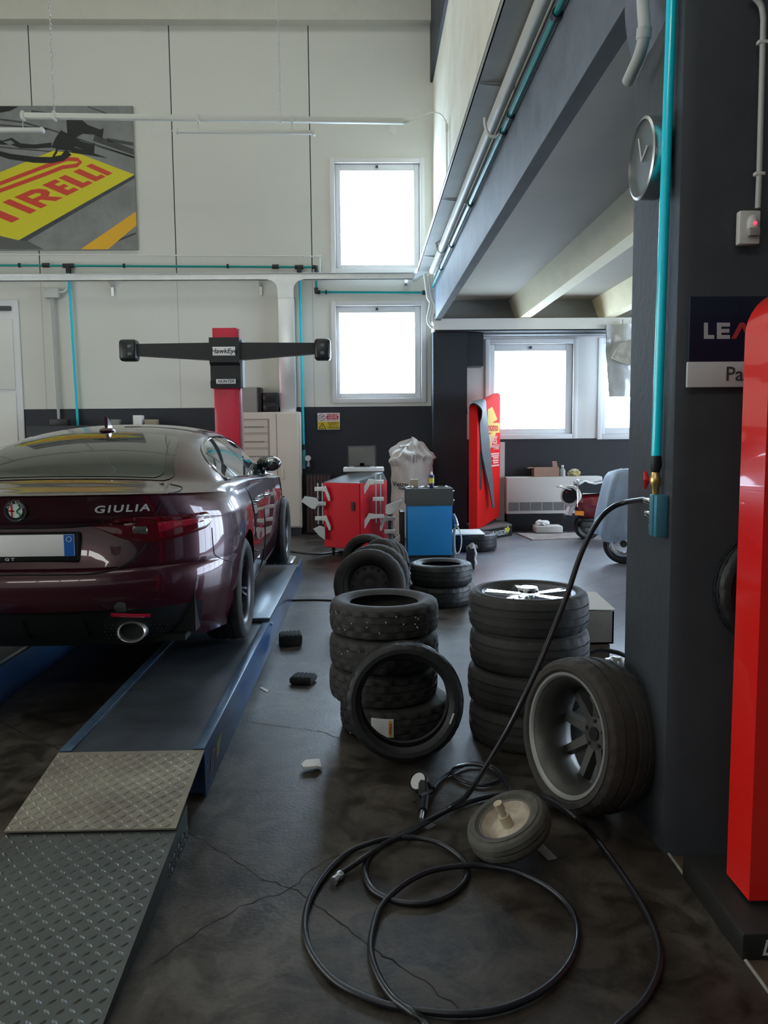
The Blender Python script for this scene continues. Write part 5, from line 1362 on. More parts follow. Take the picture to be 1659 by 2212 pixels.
for txt,dz,sz,xx in (('Vetro V',0,.095,871),('Provolar',-.062,.055,875)):
    g2=G(); g2.text(txt,sz,Matrix.Identity(4),0,.0005,.002)
    cx_=at(xx,1047,Y=YB2-rb).x-c.x
    for i,p in enumerate(g2.v):
        x=p.x+cx_; x=max(-rb*.97,min(rb*.97,x)); y=-math.sqrt(max(0,1-(x/rb)**2))*rb*.9-.042; g2.v[i]=V((c.x+x,YB2+y,zl+dz+p.y))
    g.add(g2.v,g2.f)
g.build('bag_print',M('bag_ink',(.06,.06,.06),.7),t)
# blue cabinet
YC=9.9
a,b=pbox(881,1056,977,1200,YC,.5); zm=at(928,1092,Y=YC).z
t=thing('blue_cabinet','bright blue workshop cabinet with dark grey top beside the red cart','cabinet',((a[0]+b[0])/2,YC+.25,0))
G().box((a[0],YC,.03),(b[0],YC+.5,zm),0,.006).build('cabinet_body',M('cabinet_blue',(.02,.25,.62),.45),t)
G().box((a[0]+.02,YC+.02,0),(b[0]-.02,YC+.48,.03)).build('plinth',BLACKP,t)
G().prism([(a[0]-.015,YC-.012,zm),(a[0]-.015,YC-.012,zm+.04),(a[0]-.015,YC+.03,b[2]),(a[0]-.015,YC+.5,b[2]),(a[0]-.015,YC+.5,zm)],(b[0]-a[0]+.03,0,0)).build('top_hood',M('hood_grey',(.062,.067,.068),.5),t)
for x in (b[0]+.016,):
    for z in (b[2]-.03,zm+.06): G().ball((x,YC+.02,z),.012,0).build('corner_screw',CHROME,t)
zt_=b[2]+.002
c=at(895,1046,Y=YC+.2); G_=G().box((c.x-.05,YC+.2,zt_),(c.x+.05,YC+.3,zt_+.105),0,.004); solo(G_,'cardboard_box',M('small_carton',(.36,.30,.24),.7),'small open cardboard carton on the blue cabinet top','box')
c=at(932,1040,Y=YC+.15); t=thing('spray_can','blue and yellow spray can with white cap on the blue cabinet','spray can',(c.x,YC+.15,zt_))
G().lathe([(0,0),(.033,0),(.034,.01),(.034,.15),(.026,.165),(0,.165)],tr(c.x,YC+.15,zt_),24).build('can_body',M('can_blue',(.015,.025,.12),.3),t)
G().lathe([(.0345,.06),(.0348,.06),(.0348,.125),(.0345,.125)],tr(c.x,YC+.15,zt_),24).build('can_label',M('can_yellow',(.65,.55,.05),.4),t)
G().lathe([(0,.165),(.018,.165),(.016,.19),(.008,.205),(0,.205)],tr(c.x,YC+.15,zt_),16).build('can_cap',PVC,t)
for px_,w_,lab in ((884,.07,'chrome tool end lying at the corner of the blue cabinet top'),(917,.10,'grey metal bracket lying between carton and spray can'),(950,.16,'chrome ratchet lying on the blue cabinet top beside the spray can')):
    c=at(px_,1054,Y=YC+.1); g=G(); g.tube([V((c.x-w_/2,YC+.1,zt_+.014)),V((c.x,YC+.09,zt_+.018)),V((c.x+w_/2,YC+.1,zt_+.014))],[.008,.013,.010],10); g.ball((c.x+w_/2,YC+.1,zt_+.016),.016); solo(g,'hand_tool',CHROME,lab,'hand tool','tools on the blue cabinet')
t=thing('air_gun','chrome air gun hanging with pale cables on the side of the blue cabinet','air gun',(b[0]+.05,YC+.1,.4))
q=lambda x,y: at(x,y,Y=YC+.05)
G().tube([q(979,1110),q(983,1120),q(986,1132)],[.018,.026,.030],12).build('gun_body',M('gun_blue_steel',(.35,.38,.5),.25,.8),t)
G().ball(q(986,1134),.032,0).build('gun_dial',CHROME,t)
G().tube(smooth([q(*p) for p in ((984,1140),(982,1160),(983,1185),(986,1196),(994,1188),(997,1165),(992,1145),(986,1136))],6),.008,6).build('gun_cable',PVC,t)
G().tube(smooth([q(*p) for p in ((981,1140),(980,1170),(982,1203))],6),.012,6).build('gun_hose',STEEL,t)
a,b_=pbox(864,1105,879,1165,YC+.12,.3); g=G().box((a[0],YC+.1,0.001),(b_[0]-.03,YC+.42,b_[2]),0,.01); solo(g,'tool_case',BLACKP,'upright black tool case squeezed beside the blue cabinet','tool case')
# black bottle
c=at(1018,1229,Z=0); t=thing('plastic_bottle','black bottle in a torn white plastic bag on the tiles','bottle',(c.x,c.y,0))
hb=at(1018,1180,Y=c.y).z
G().box((c.x-.055,c.y-.05,.002),(c.x+.035,c.y+.04,hb),0,.012).build('bottle_body',M('bottle_black',(.02,.024,.034),.35),t)
g=G(); g.grid(lambda u,v: V((c.x-.06+.13*u,c.y-.055+.02*math.sin(u*9),hb-.02+.075*v*(1-abs(u-.5)*1.4)+.02*noise.noise(V((u*6,v*6,0))))),10,5); g.grid(lambda u,v: V((c.x+.036+.022*u+.008*math.sin(v*14),c.y-.05+.02*u,.05+(hb-.03)*v)),3,10); g.build('torn_bag',M('film_white',(.5,.5,.51),.4),t)
# ---- far red display stand
t=thing('display_stand','tall red tyre display stand with a tread strip draped over by the bay window','display stand',at(1040,1160,Z=0))
n0=at(1013,1000,Y=11.5); n1=at(1031,1000,Y=11.5); f1=at(1080,1000,Y=12.45)
zn0,zn1=at(1022,1146,Y=11.5).z,at(1022,872,Y=11.5).z
zf0,zf1=at(1080,1114,Y=12.45).z,at(1075,848,Y=12.45).z
dv=V((f1.x-n1.x,f1.y-n1.y,0))
g=G(); w_=n1.x-n0.x
zc_=zn1-w_*.42
# narrow face with a folded, rounded top; body runs back to the window side
prof=[(0,zn0),(w_,zn0),(w_,zc_)]+[(w_/2+w_/2*math.cos(R(a_)),zc_+w_*.42*math.sin(R(a_))) for a_ in (30,60,90,120,150)]+[(0,zc_)]
front=[V((n0.x+x,11.5,z)) for x,z in prof]
back=[]
for x,z in prof:
    k=(z-zn0)/(zn1-zn0); back.append(V((n0.x+x+dv.x,11.5+dv.y,lerp(zf0,zf1,k))))
n=len(prof)
trf=[list(q) for q in tessellate_polygon([front])]
g.add(front+back,trf+[[n+i for i in q][::-1] for q in trf]+[[i,(i+1)%n,n+(i+1)%n,n+i] for i in range(n)])
g.build('stand_body',REDL,t)
# printed side
def sd(u,k,o=.004):
    nn=V((dv.y,-dv.x,0)).normalized(); z=lerp(lerp(zn0,zf0,u),lerp(zc_,zf1,u),k)
    p=V((n1.x,11.5,0))+dv*u+nn*o; p.z=z; return p
def um(u,k,o=.006): return plane_mat(sd(u,k,o),dv,(0,0,1))
g=G()
g.poly([sd(.42,.93),sd(.62,.93),sd(.86,.80),sd(.42,.80)],0); g.poly([sd(.42,.72),sd(.86,.72),sd(.55,.60),sd(.42,.60)],0)
g.box((-.36,-.075,0),(.36,.075,.002),0,mat=um(.62,.76,.003))
g.text('momo',.17,um(.64,.76,.0065),2,.0004,.006,wscale=1.2)
g.text('TYRES',.14,um(.62,.655),1,.0004,.004,wscale=1.2); g.text('GARANTITO',.065,um(.72,.60),1,.0004,.002,wscale=1.3); g.text('12 MESI',.065,um(.80,.575),1,.0004,.002,wscale=1.3)
for k_ in range(6): 
    wq=(.20,.18,.13,.15,.13,.21)[k_]; g.box((-wq,-.012,0),(wq,.012,.001),1,mat=um(.86-wq*.55,.535-k_*.019))
g.box((-.25,-.004,0),(.25,.004,.001),1,mat=um(.64,.69))
g.build('printed_side',[M('print_gold',(.55,.36,.10),.8,spec=.05),M('print_pink',(.62,.33,.30),.8,spec=.05),M('print_red',(.45,.05,.04),.8,spec=.05)],t)
g=G(); sl=[sd(.10,.07+.0),sd(.16,.05),sd(.22,.08),sd(.22,.42),sd(.16,.45),sd(.10,.42)]; sl=[sd(.09,.34,.004),sd(.13,.31,.004),sd(.19,.34,.004),sd(.19,.62,.004),sd(.14,.645,.004),sd(.09,.62,.004)]
g.poly(sl,0); g.build('hand_slot',BLK,t)
# base
b0,b1=at(1052,1166,Z=0),at(1106,1157,Z=0)
bl=at(1000,1146,Z=0)
hz=.17
g=G(); P_=[V((b0.x,b0.y,0)),V((b1.x,b1.y,0)),V((b1.x-.05,12.62,0)),V((1.75,12.62,0)),V((1.75,12.25,0)),V((bl.x,12.25,0)),V((bl.x,11.45,0))]
g.prism(P_,(0,0,hz-.02)); g.prism([p+V((0,0,hz-.02)) for p in P_],(0,0,.02),1)
bs=g.build('stand_base',[BLK,M('base_grey',(.11,.105,.10),.5)],t)
bd=V((b1.x-b0.x,b1.y-b0.y,0)); nn=V((bd.y,-bd.x,0)).normalized()
g=G(); g.text('DRIVING PASSION',.105,plane_mat(V((b0.x,b0.y,hz*.40))+bd*.28+nn*.004,bd,(0,0,1)),0,.0005,.002,shear=.25,wscale=.70)
mm=plane_mat(V((b0.x,b0.y,hz*.62))+bd*.80+nn*.004,bd,(0,0,1))
g.poly([mm@V(p) for p in ((-.07,-.03,0),(0,-.03,0),(0,-.07,0),(.07,0,0),(0,.07,0),(0,.03,0),(-.07,.03,0))],1)
g.build('base_lettering',[M('letter_pale',(.55,.56,.55),.5),M('arrow_yellow',(.60,.50,.03),.5)],bs)
# tread strip
Zq=lambda x,y,Y: at(980+x*.15368,840+y*.15368,Y=Y)
le=[(200,390,11.48),(190,290,11.46),(225,222,11.44),(290,203,11.44),(360,240,11.44),(403,310,11.46),(395,400,11.5),(372,490,11.55),(376,620,11.58),(400,900,11.62),(450,1150,11.70),(520,1480,11.80),(545,1660,11.86)]
re=[(208,330,11.8),(205,250,11.8),(260,180,11.8),(330,155,11.8),(430,148,11.8),(455,190,11.82),(465,330,11.84),(485,520,11.86),(500,680,11.88),(525,960,11.90),(548,1230,11.92),(568,1520,11.93),(578,1665,11.93)]
Lp=smooth([Zq(*q) for q in le],4); Rp=smooth([Zq(*q) for q in re],4); 
g=G(); g.grid(lambda u,v:(lambda k:Lp[k].lerp(Rp[k],v)+V((0,0,.0)))(int(round(u*(len(Lp)-1)))),len(Lp)-1,6)
o_=len(g.v)
g.grid(lambda u,v:(lambda k:Lp[k].lerp(Rp[k],v)+V((-.012,.0,-.012)))(int(round(u*(len(Lp)-1)))),len(Lp)-1,6)
solo(g,'tread_strip',M('tread_grey',(.075,.08,.082),.7,var=.3,vs=16,bump=.4,bs=90),'grey rubber tread strip draped over the far red display stand','tread strip')
a,b=pbox(1079,955,1091,1132,12.60,.03); g=G().box((a[0]-.05,12.64,.0),(b[0],12.67,b[2])); solo(g,'board',M('board_pinkish',(.55,.49,.48),.6),'tall pale board upright behind the far red display stand','board')
# fan coil under the window
a,b=pbox(1094,1030,1302,1110,12.40,.26)
t=thing('fan_coil','wide pale fan coil heater with a slotted grille under the bay window','heater',((a[0]+b[0])/2,12.55,a[2]))
FCM=M('fan_coil_white',(.56,.54,.51),.5)
G().box((a[0],12.42,a[2]),(b[0],12.69,b[2]),0,.02).build('casing',FCM,t)
gz0,gz1=at(1160,1103,Y=12.4).z,at(1160,1085,Y=12.4).z
for k in range(8):
    x0=lerp(a[0]+.04,b[0]-.05,k/8); x1=lerp(a[0]+.04,b[0]-.05,(k+1)/8)-.02
    G().box((x0,12.412,gz0),(x1,12.425,gz1)).build('grille',M('grille_grey',(.17,.165,.16),.6,var=.4,vs=60),t)
G().box((a[0]+.02,12.44,0.0),(b[0]-.02,12.66,a[2])).build('support_plinth',BLK,t)
zt_=b[2]+.002
c0_,c1_=at(1154,1020,Y=12.46).x,at(1208,1020,Y=12.46).x
t=thing('cardboard_box','open brown cardboard box with flaps on the fan coil heater','box',((c0_+c1_)/2,12.55,zt_))
G().box((c0_,12.46,zt_),(c1_,12.66,zt_+.14)).build('carton',CARD,t)
G().prism([(c0_,12.46,zt_+.14),(c0_-.09,12.45,zt_+.13),(c0_-.09,12.6,zt_+.13),(c0_,12.6,zt_+.14)],(0,0,.005)).build('flap',CARD,t)
G().prism([(c1_-.10,12.47,zt_+.14),(c1_-.02,12.47,zt_+.14),(c1_-.04,12.47,zt_+.24),(c1_-.11,12.47,zt_+.24)],(0,.005,0)).build('flap',CARD,t)
c=at(1215,1015,Y=12.5); t=thing('cleaner_bottle','translucent white bottle beside the cardboard box on the heater','bottle',(c.x,12.5,zt_))
G().lathe([(0,0),(.045,0),(.047,.02),(.047,.09),(.02,.13),(.018,.15),(0,.15)],tr(c.x,12.5,zt_),20).build('bottle_body',M('bottle_milky',(.34,.34,.34),.4),t); G().lathe([(0,.15),(.02,.15),(.02,.175),(0,.175)],tr(c.x,12.5,zt_),14).build('bottle_cap',PVC,t)
def crumple(c,s,name,mat,label,cat,seed,fl=.6):
    bm=bmesh.new(); bmesh.ops.create_icosphere(bm,subdivisions=3,radius=1)
    for v in bm.verts:
        q=v.co.copy(); k=1+.45*noise.noise(q*2.2+V((seed,0,0)))+.25*noise.noise(q*6+V((0,seed,0)))
        v.co=V((q.x*s[0]*k,q.y*s[1]*k,max(-.6,q.z*k)*s[2]))
    g=G(); g.bm(bm); mz=min(p.z for p in g.v); g.v=[p+V((c[0],c[1],c[2]-mz)) for p in g.v]; return solo(g,name,mat,label,cat)
c=at(1240,1018,Y=12.52); crumple((c.x,12.52,zt_),(.10,.08,.07),'crumpled_bag',M('bag_yellowish',(.33,.31,.27),.6,var=.7,vs=14,vcol=(.45,.36,.06)),'crumpled grey and yellow bag on the heater beside the bottle','bag',3)
c=at(1180,1148,Z=0); 
g=G(); x0,x1=at(1152,1149,Z=.02).x,at(1211,1149,Z=.02).x; yb=at(1180,1150,Z=.02).y
g.box((x0,yb-.12,.025),(x1,yb+.16,.13),0,.02); solo(g,'polystyrene_tray',M('tray_white',(.55,.53,.51),.7),'white moulded tray on the floor in front of the heater','tray')
crumple((x0+.12,yb+.02,.131),(.10,.08,.05),'paper_ball',PAPER,'white crumpled paper on top of the moulded tray','paper',7)
g=G(); g.prism([at(1116,1154,Z=0),at(1150,1168,Z=0),at(1290,1164,Z=0),at(1280,1153,Z=0)],(0,0,.02)); solo(g,'flat_cardboard',M('flat_carton',(.20,.15,.135),.8,var=.4,vcol=(.34,.30,.27)),'flattened cardboard on the tiles under the white tray','cardboard')
# ---- scooter
ys=11.45; S=lambda x,y,dy=0.: at(1190+x*.10847,1000+y*.10847,Y=ys+dy)
sc0=S(720,1560); t=thing('scooter','dark red classic scooter with white spare wheel and black seat near the heater','scooter',(sc0.x,ys,0))
VR=M('scooter_red',(.16,.010,.018),.2,coat=1)
g=G()
P0=[(420,745),(500,660),(650,622),(1000,600),(1350,640),(1500,800),(1480,1060),(1150,1120),(900,1120),(600,1110),(500,1010),(430,830)]
ctr=S(950,860)
def vb(u,v):
    a=u*2*PI; n_=len(P0); f=u*n_; i=int(f)%n_; k=f-int(f); p=V(P0[i]+(0,)).lerp(V(P0[(i+1)%n_]+(0,)),k)
    w=v*2-1; s_=math.sqrt(max(0,1-w*w))**.6
    q=S(p.x,p.y); c_=ctr.copy(); r_=c_.lerp(q,s_); r_.y=ys+w*.22; return r_
g.grid(vb,48,14); g.build('scooter_body',VR,t)
g=G(); SP=[(560,425),(620,395),(680,360),(760,400),(880,425),(1090,375),(1300,360),(1330,600),(1000,605),(640,600)]
g.prism([S(x,y,-.14) for x,y in SP],(0,.28,0)); seat=g.build('seat',M('seat_black',(.02,.021,.023),.4),t)
g=G(); g.tube([S(x,y,-.145) for x,y in ((560,425),(620,395),(680,360),(760,395),(880,418),(1090,372))],.012,8); g.build('seat_piping',PVC,seat)
c=S(400,655,-.05); mt=axis_mat(c,(-.55,-.8,.12))
sw=G().lathe([(.06,-.05),(.10,-.055),(.148,-.03),(.155,0),(.148,.03),(.10,.055),(.06,.05)],mt,36).build('spare_wheel',M('spare_white',(.62,.60,.57),.5),t)
G().lathe([(0,.02),(.07,.03),(.11,.058),(.112,.06),(.0,.045)],mt,30,0).build('spare_cover',BLK,sw)
g=G(); g.tube([S(110,468,-.2),S(200,480,-.2),S(430,545,-.1),S(620,610,0)],.011,8); g.tube([S(310,580,-.1),S(620,610,.05)],.009,8); g.tube([S(520,870,-.16),S(530,600,-.16),S(540,360,-.12),S(545,600,0)],.009,8); g.tube([S(460,560,-.1),S(465,370,-.06)],.008,6); g.ball(S(538,356,-.12),.022); g.ball(S(203,472,-.2),.018); g.build('chrome_rack',CHROME,t)
G().prism([S(480,1040,-.24),S(655,1050,-.24),S(660,965,-.24),S(500,955,-.24)],(0,.04,0)).build('indicator_lens',M('indicator_orange',(.70,.22,.02),.3,coat=.5),t)
G().prism([S(330,1040,-.1),S(410,1050,-.1),S(500,850,-.1),S(430,835,-.1)],(0,.2,0)).build('mudguard_plate',M('plate_pale',(.52,.48,.46),.5),t)
G().prism([S(300,1050,-.1),S(470,1060,-.1),S(460,1180,-.1),S(310,1120,-.1)],(0,.2,0)).build('mudflap',BLACKP,t)
G().prism([S(415,730,-.12),S(520,680,-.12),S(510,820,-.12),S(420,820,-.12)],(0,.2,0)).build('tail_light',LAMPR,t)
wr_=.205; c=S(730,1330); mt=axis_mat((c.x,ys,wr_),(.1,-1,0)); g=G(); g.lathe(tyre_profile(wr_,.1,.125),mt,48); wl_=g.build('wheel',RUBBERG,t); G().lathe([(0,.02),(.05,.03),(.11,.03),(.125,.02),(.125,-.02),(0,-.02)],mt,30,0).build('wheel_rim',ALLOYD,wl_)
G().box(S(620,1300,-.2),S(880,1130,.05),0,.03).build('engine_block',M('engine_grey',(.10,.10,.10),.5,.5,var=.5,vs=20),t)
# covered scooter
yk=9.30; S2=lambda x,y,dy=0.: at(1190+x*.10847,1000+y*.10847,Y=yk+dy)
t=thing('covered_scooter','scooter draped in a pale blue dust cover with one wheel showing by the pillar','scooter',S2(1370,1990))
prof=[(120,1395),(150,1290),(190,1190),(260,1140),(360,1095),(600,1030),(850,985),(1100,945),(1300,920),(1420,906),(1460,950)]
x_r=S2(1400,600).x+1.35
g=G(); n=60; rows=[]
for j,(y,xl_) in enumerate(prof):
    p=S2(xl_,y); xl=p.x; z=p.z
    w=.30 if j>3 else .12+.05*j
    row=[]
    xr2=x_r-(.9 if j==0 else .5 if j==1 else .25 if j==2 else .1 if j==3 else 0)
    for i in range(n):
        a_=2*PI*i/n; ca,sa=math.cos(a_),math.sin(a_)
        k=(j/len(prof))
        fold=.028*k*math.sin(a_*9+j*.15)+.03*k*noise.noise(V((ca*3,sa*3,j*.35)))
        cx_=(xl+xr2)/2; hx=(xr2-xl)/2
        px_=cx_+math.copysign(abs(ca)**.6,ca)*(hx+fold); py_=yk+math.copysign(abs(sa)**.6,sa)*(w+fold)
        row.append(V((px_,py_,z+(.05*math.sin(a_*3) if j==len(prof)-1 else 0)+.01*noise.noise(V((ca*4,sa*4,j))))))
    rows.append(row)
vs=[p for r in rows for p in r]
fs=[(j*n+i,j*n+(i+1)%n,(j+1)*n+(i+1)%n,(j+1)*n+i) for j in range(len(rows)-1) for i in range(n)]
g.add(vs,fs,0,True); g.add(rows[0],[tuple(range(n))],0,True)
g.build('dust_cover',M('cover_blue',(.36,.45,.58),.6,var=.2,vs=3,bump=.4,bs=14),t)
g=G(); 
c=S2(1400,1700); wr_=.235
mt=axis_mat((c.x+.02,yk-.02,wr_),(-.25,-1,0)); g.lathe(tyre_profile(wr_,.09,.165),mt,48); w2=g.build('wheel',RUBBERG,t)
G().lathe([(.10,-.03),(.165,-.035),(.165,.035),(.15,.02),(.12,.018),(.10,.03)],mt,40).build('chrome_rim',CHROME,w2)
G().lathe([(0,-.03),(.04,-.03),(.04,.03),(0,.03)],mt,20).build('wheel_hub',ALLOYD,w2)
G().box((c.x+.1,yk-.02,wr_-.02),(c.x+1.0,yk+.02,.8),0,.02).build('chassis',BLACKP,t)
mt2=axis_mat((c.x+1.05,yk+.0,wr_),(-.1,-1,0)); G().lathe(tyre_profile(wr_,.09,.165),mt2,40).build('wheel',RUBBERG,t)
# clear bag hung under the lintel
g=G(); A=[(1310,701),(1345,697),(1400,697)]; 
def cb(u,v):
    x=lerp(1310+8*v,1385,u); y=lerp(702-4*u,857,v); p=at(x,y,Y=12.12); p.y+=.03*math.sin(u*7+v*3)+.05*noise.noise(V((u*3,v*4,0))); return p
g.grid(cb,16,20); g.grid(lambda u,v: cb(u,v)+V((0,.05,0)),16,20)
FILM=M('clear_poly',(.50,.51,.50),.18,var=.2,vs=6,bump=.6,bs=7,coat=.6)
t=thing('plastic_bag','crinkled clear plastic bag hung from the white lintel by the pillar','bag',at(1340,700,Y=12.12))
g.build('film',FILM,t)
p=at(1342,745,Y=12.05); crum=G(); 
q=[at(x,y,Y=12.03) for x,y in ((1322,772),(1340,742),(1375,735),(1375,790),(1345,785))]; crum.prism(q,(0,.05,0)); crum.build('bag_content',M('rag_beige',(.42,.40,.33),.7,var=.5,vs=9),t)
G().tube([at(1345,690,Y=12.15),at(1345,702,Y=12.12)],.01,6).build('hanging_hook',STEEL,t)
# things on top of the low cabinet behind the car
zs_=at(200,916,Y=12.3).z-.02
t=thing('wall_cabinet','low dark cabinet along the back wall mostly hidden behind the car','cabinet',(-4.2,12.4,0))
x0=at(60,900,Y=12.3).x; x1=at(350,900,Y=12.3).x
G().box((x0,12.2,0),(x1,12.66,zs_),0,.01).build('cabinet_body',DARKP,t)
def small(px0,py0,px1,py1,name,mat,label,cat,g=None):
    a,b=pbox(px0,py0,px1,py1,12.3,.15); g=G().box((a[0],12.3,zs_+.002),(b[0],12.45,b[2]),0,.006); return solo(g,name,mat,label,cat)
small(106,905,146,916,'receipt_printer',BLACKP,'small black device on the cabinet behind the car under the conduit','device')
small(287,897,306,914,'white_carton',PAPER,'small white carton on the cabinet behind the car','box')
small(312,906,338,916,'parts_tray',M('tray_ochre',(.30,.26,.18),.6),'low ochre tray beside the white carton behind the car','tray')
small(238,906,256,915,'rag',M('rag_grey',(.25,.25,.24),.8),'small grey rag on the cabinet behind the car aerial','rag')
# ================================================================== PILLAR AND RIGHT SIDE
# clock
xf=PX-.062; c=at(1385,343,X=xf); rr=.142
t=thing('wall_clock','round brushed metal wall clock on the pillar face','clock',(PX,c.y,c.z-rr))
mt=Matrix.Translation((PX-.002,c.y,c.z))@ry(-90)@Matrix.Rotation(R(90),4,'Z')
G().lathe([(0,0),(rr,0),(rr,.06),(rr*.93,.064),(rr*.92,.054),(0,.054)],mt,64).build('clock_case',M('brushed_steel',(.62,.63,.62),.28,1),t)
G().lathe([(0,.0555),(rr*.915,.0555)],mt,48,0,False).build('clock_face',M('clock_face_grey',(.10,.115,.12),.45,spec=.3),t)
mtw=lambda y,z,o: V((PX-.002-o,c.y+y,c.z+z))
for ang,L_,w_ in ((-22,.10,.003),(60,.07,.004)):
    d=V((0,-math.sin(R(ang)),math.cos(R(ang)))); G().tube([mtw(0,0,.058)-V((0,0,.01)),mtw(0,0,.058)-V((0,0,.01))+d*L_],w_,6).build('clock_hand',M('hand_silver',(.75,.76,.76),.4,.2),t)
# grey waste pipe stub at the top of the pillar
g=G(); x_=PX-.085
pth=[(1386,-60),(1388,20),(1391,62),(1390,84)]; 
t=thing('elbow_pipe','pale grey plastic pipe elbow ending at the top of the pillar','pipe',at(1360,180,X=x_))
pp_=[at(x,y,X=x_) for x,y in ((1387,-60),(1389,10),(1392,60))]+[at(1390,86,X=x_),at(1381,120,X=x_),at(1368,150,X=x_),at(1356,176,X=x_)]
G().tube(smooth(pp_,6),.0215,16).build('pipe_tube',M('pipe_grey',(.55,.57,.55),.4),t)
G().tube([at(1392,60,X=x_),at(1390,84,X=x_)],.026,16).build('pipe_collar',M('pipe_grey2',(.52,.54,.52),.4),t)
# plastered corbel behind it
# teal pipe with valve and manifold
X1=PX-.026
t=thing('teal_air_drop','bright teal air pipe with valve and blue outlet block on the pillar','air pipe',at(1417,1100,X=X1))
pb_,pt_=at(1417,992,X=X1),at(1452,-30,X=X1)
pt_.y=max(pt_.y,pb_.y-.11)
G().cyl(pb_,pt_,.0175,16).build('pipe_tube',M('teal_bright',(.0,.78,1.0),.22,coat=.6),t)
q=lambda x,y,dx=0.: at(x,y,X=X1-dx)
G().tube([q(1417,985),q(1417,1006),q(1416,1019)],[.019,.021,.016],14).build('pipe_coupling',BLACKP,t)
v=G().tube([q(1416,1018),q(1416,1030),q(1416,1034),q(1415,1046),q(1415,1054),q(1415,1067)],[.015,.017,.020,.020,.015,.013],12).build('valve_body',BRASS,t)
G().tube([q(1394,1020,.012),q(1397,1036,.015),q(1394,1055,.012)],[.007,.013,.006],8).tube([q(1397,1037,.014),q(1409,1037)],.006,8).build('valve_handle',M('handle_red',(.55,.02,.03),.35),v)
a0,a1=q(1419,1068),q(1419,1158)
g=G(); yc_=a0.y; g.box((X1-.018,yc_-.045,a1.z),(PX-.001,yc_+.028,a0.z),0,.004); g.box((X1-.020,yc_-.020,a1.z),(X1-.012,yc_-.012,a0.z),1)
mb=g.build('outlet_block',[M('block_blue',(.07,.27,.38),.35,.3),M('block_groove',(.03,.12,.18),.4)],t)
for yy,l in ((1082,.085),(1110,.07),(1136,.022)):
    z=at(1403,yy,X=X1).z; y0=yc_+.028
    G().tube([V((X1,y0,z)),V((X1,y0+l*.3,z)),V((X1,y0+l*.32,z)),V((X1,y0+l*.6,z)),V((X1,y0+l*.62,z)),V((X1,y0+l,z))],[.011,.011,.014,.014,.010,.012],12).build('outlet_coupling',M('nickel',(.55,.52,.47),.22,1),mb)
# motion sensor
ypl=PY-.022
a,b=pbox(1602,451,1648,525,ypl-.045,.04)
t=thing('motion_detector','white motion sensor with red light on the charcoal wall','motion sensor',((a[0]+b[0])/2,ypl,a[2]))
G().box((a[0],ypl-.03,a[2]),(b[0],ypl+.0,b[2]),0,.006).build('housing',M('sensor_housing',(.66,.65,.62),.4),t)
cx_=lerp(a[0],b[0],.62); G().ball((cx_,ypl-.03,lerp(a[2],b[2],.56)),.028,0,(.75,.6,1.2)).build('sensor_dome',M('sensor_dome',(.64,.63,.60),.35),t)
G().box((cx_-.018,ypl-.049,lerp(a[2],b[2],.22)),(cx_+.018,ypl-.03,lerp(a[2],b[2],.46)),0,.003).build('sensor_lens',M('sensor_grey',(.33,.33,.32),.3),t)
G().ball((cx_,ypl-.049,lerp(a[2],b[2],.58)),.005,0).build('indicator_light',M('led_red',(.9,.02,.05),.3,emit=(1,.03,.08),es=3),t)
t=thing('sensor_conduit','pale conduit with clips running up from the motion sensor','conduit',(b[0],ypl,b[2]))
yc2=ypl-.016; cp=[at(x,y,Y=yc2) for x,y in ((1637,450),(1640,380),(1647,120),(1649,40),(1645,14),(1634,-2),(1620,-14))]
G().tube(cp[:3]+smooth(cp[3:],5),.0095,10).build('conduit_tube',M('conduit_pale',(.50,.51,.49),.4),t)
for x,y in ((1647,92),(1640,376)):
    p=at(x,y,Y=yc2); G().cbox(p,(.034,.022,.012),0,.003).build('clip',PVC,t)
# wall signs
a,b=pbox(1490,640,1700,781,ypl-.012,.01); 
g=G().box((a[0],ypl-.012,a[2]),(b[0],ypl+.0,b[2]),0)
NAVY=M('sign_navy',(.004,.006,.018),.4,var=.3,vs=3,vcol=(.008,.018,.055))
def ltr(polys,x0,x1,mi):
    for pl_ in polys:
        pts=[]
        for u,v_ in pl_: pts.append(at(lerp(x0,x1,u),lerp(732,697,v_),Y=ypl-.0135))
        g.prism(pts,(0,.003,0),mi)
ltr([[(0,0),(1,0),(1,.24),(.38,.24),(.38,1),(0,1)]],1521,1543,1)
ltr([[(0,0),(1,0),(1,.24),(.33,.24),(.33,.38),(.95,.38),(.95,.62),(.33,.62),(.33,.76),(1,.76),(1,1),(0,1)]],1549,1577,1)
ltr([[(0,0),(.24,0),(.56,.72),(.85,0),(1.1,0),(.68,1),(.44,1)]],1580,1622,2)
g.build('brand_panel',[NAVY,M('sign_silver',(.52,.53,.56),.4),M('sign_red2',(.55,.05,.06),.4)]); tag(bpy.data.objects['brand_panel'],'dark navy wall panel with silver and red lettering behind the near stand','sign')
a,b=pbox(1485,781,1700,836,ypl-.016,.012); g=G().box((a[0],ypl-.016,a[2]),(b[0],ypl-.003,b[2]),0,.002)
c_=at(1566,822,Y=ypl-.017); g.text('Parti',.068,Matrix.Translation((c_.x,ypl-.0175,c_.z+.020))@FACE,1,.0004,.0006,align='LEFT')
g.build('name_sign',[M('strip_white',(.60,.61,.62),.5),M('strip_ink',(.06,.06,.07),.5)]); tag(bpy.data.objects['name_sign'],'white name strip below the navy wall panel','sign')
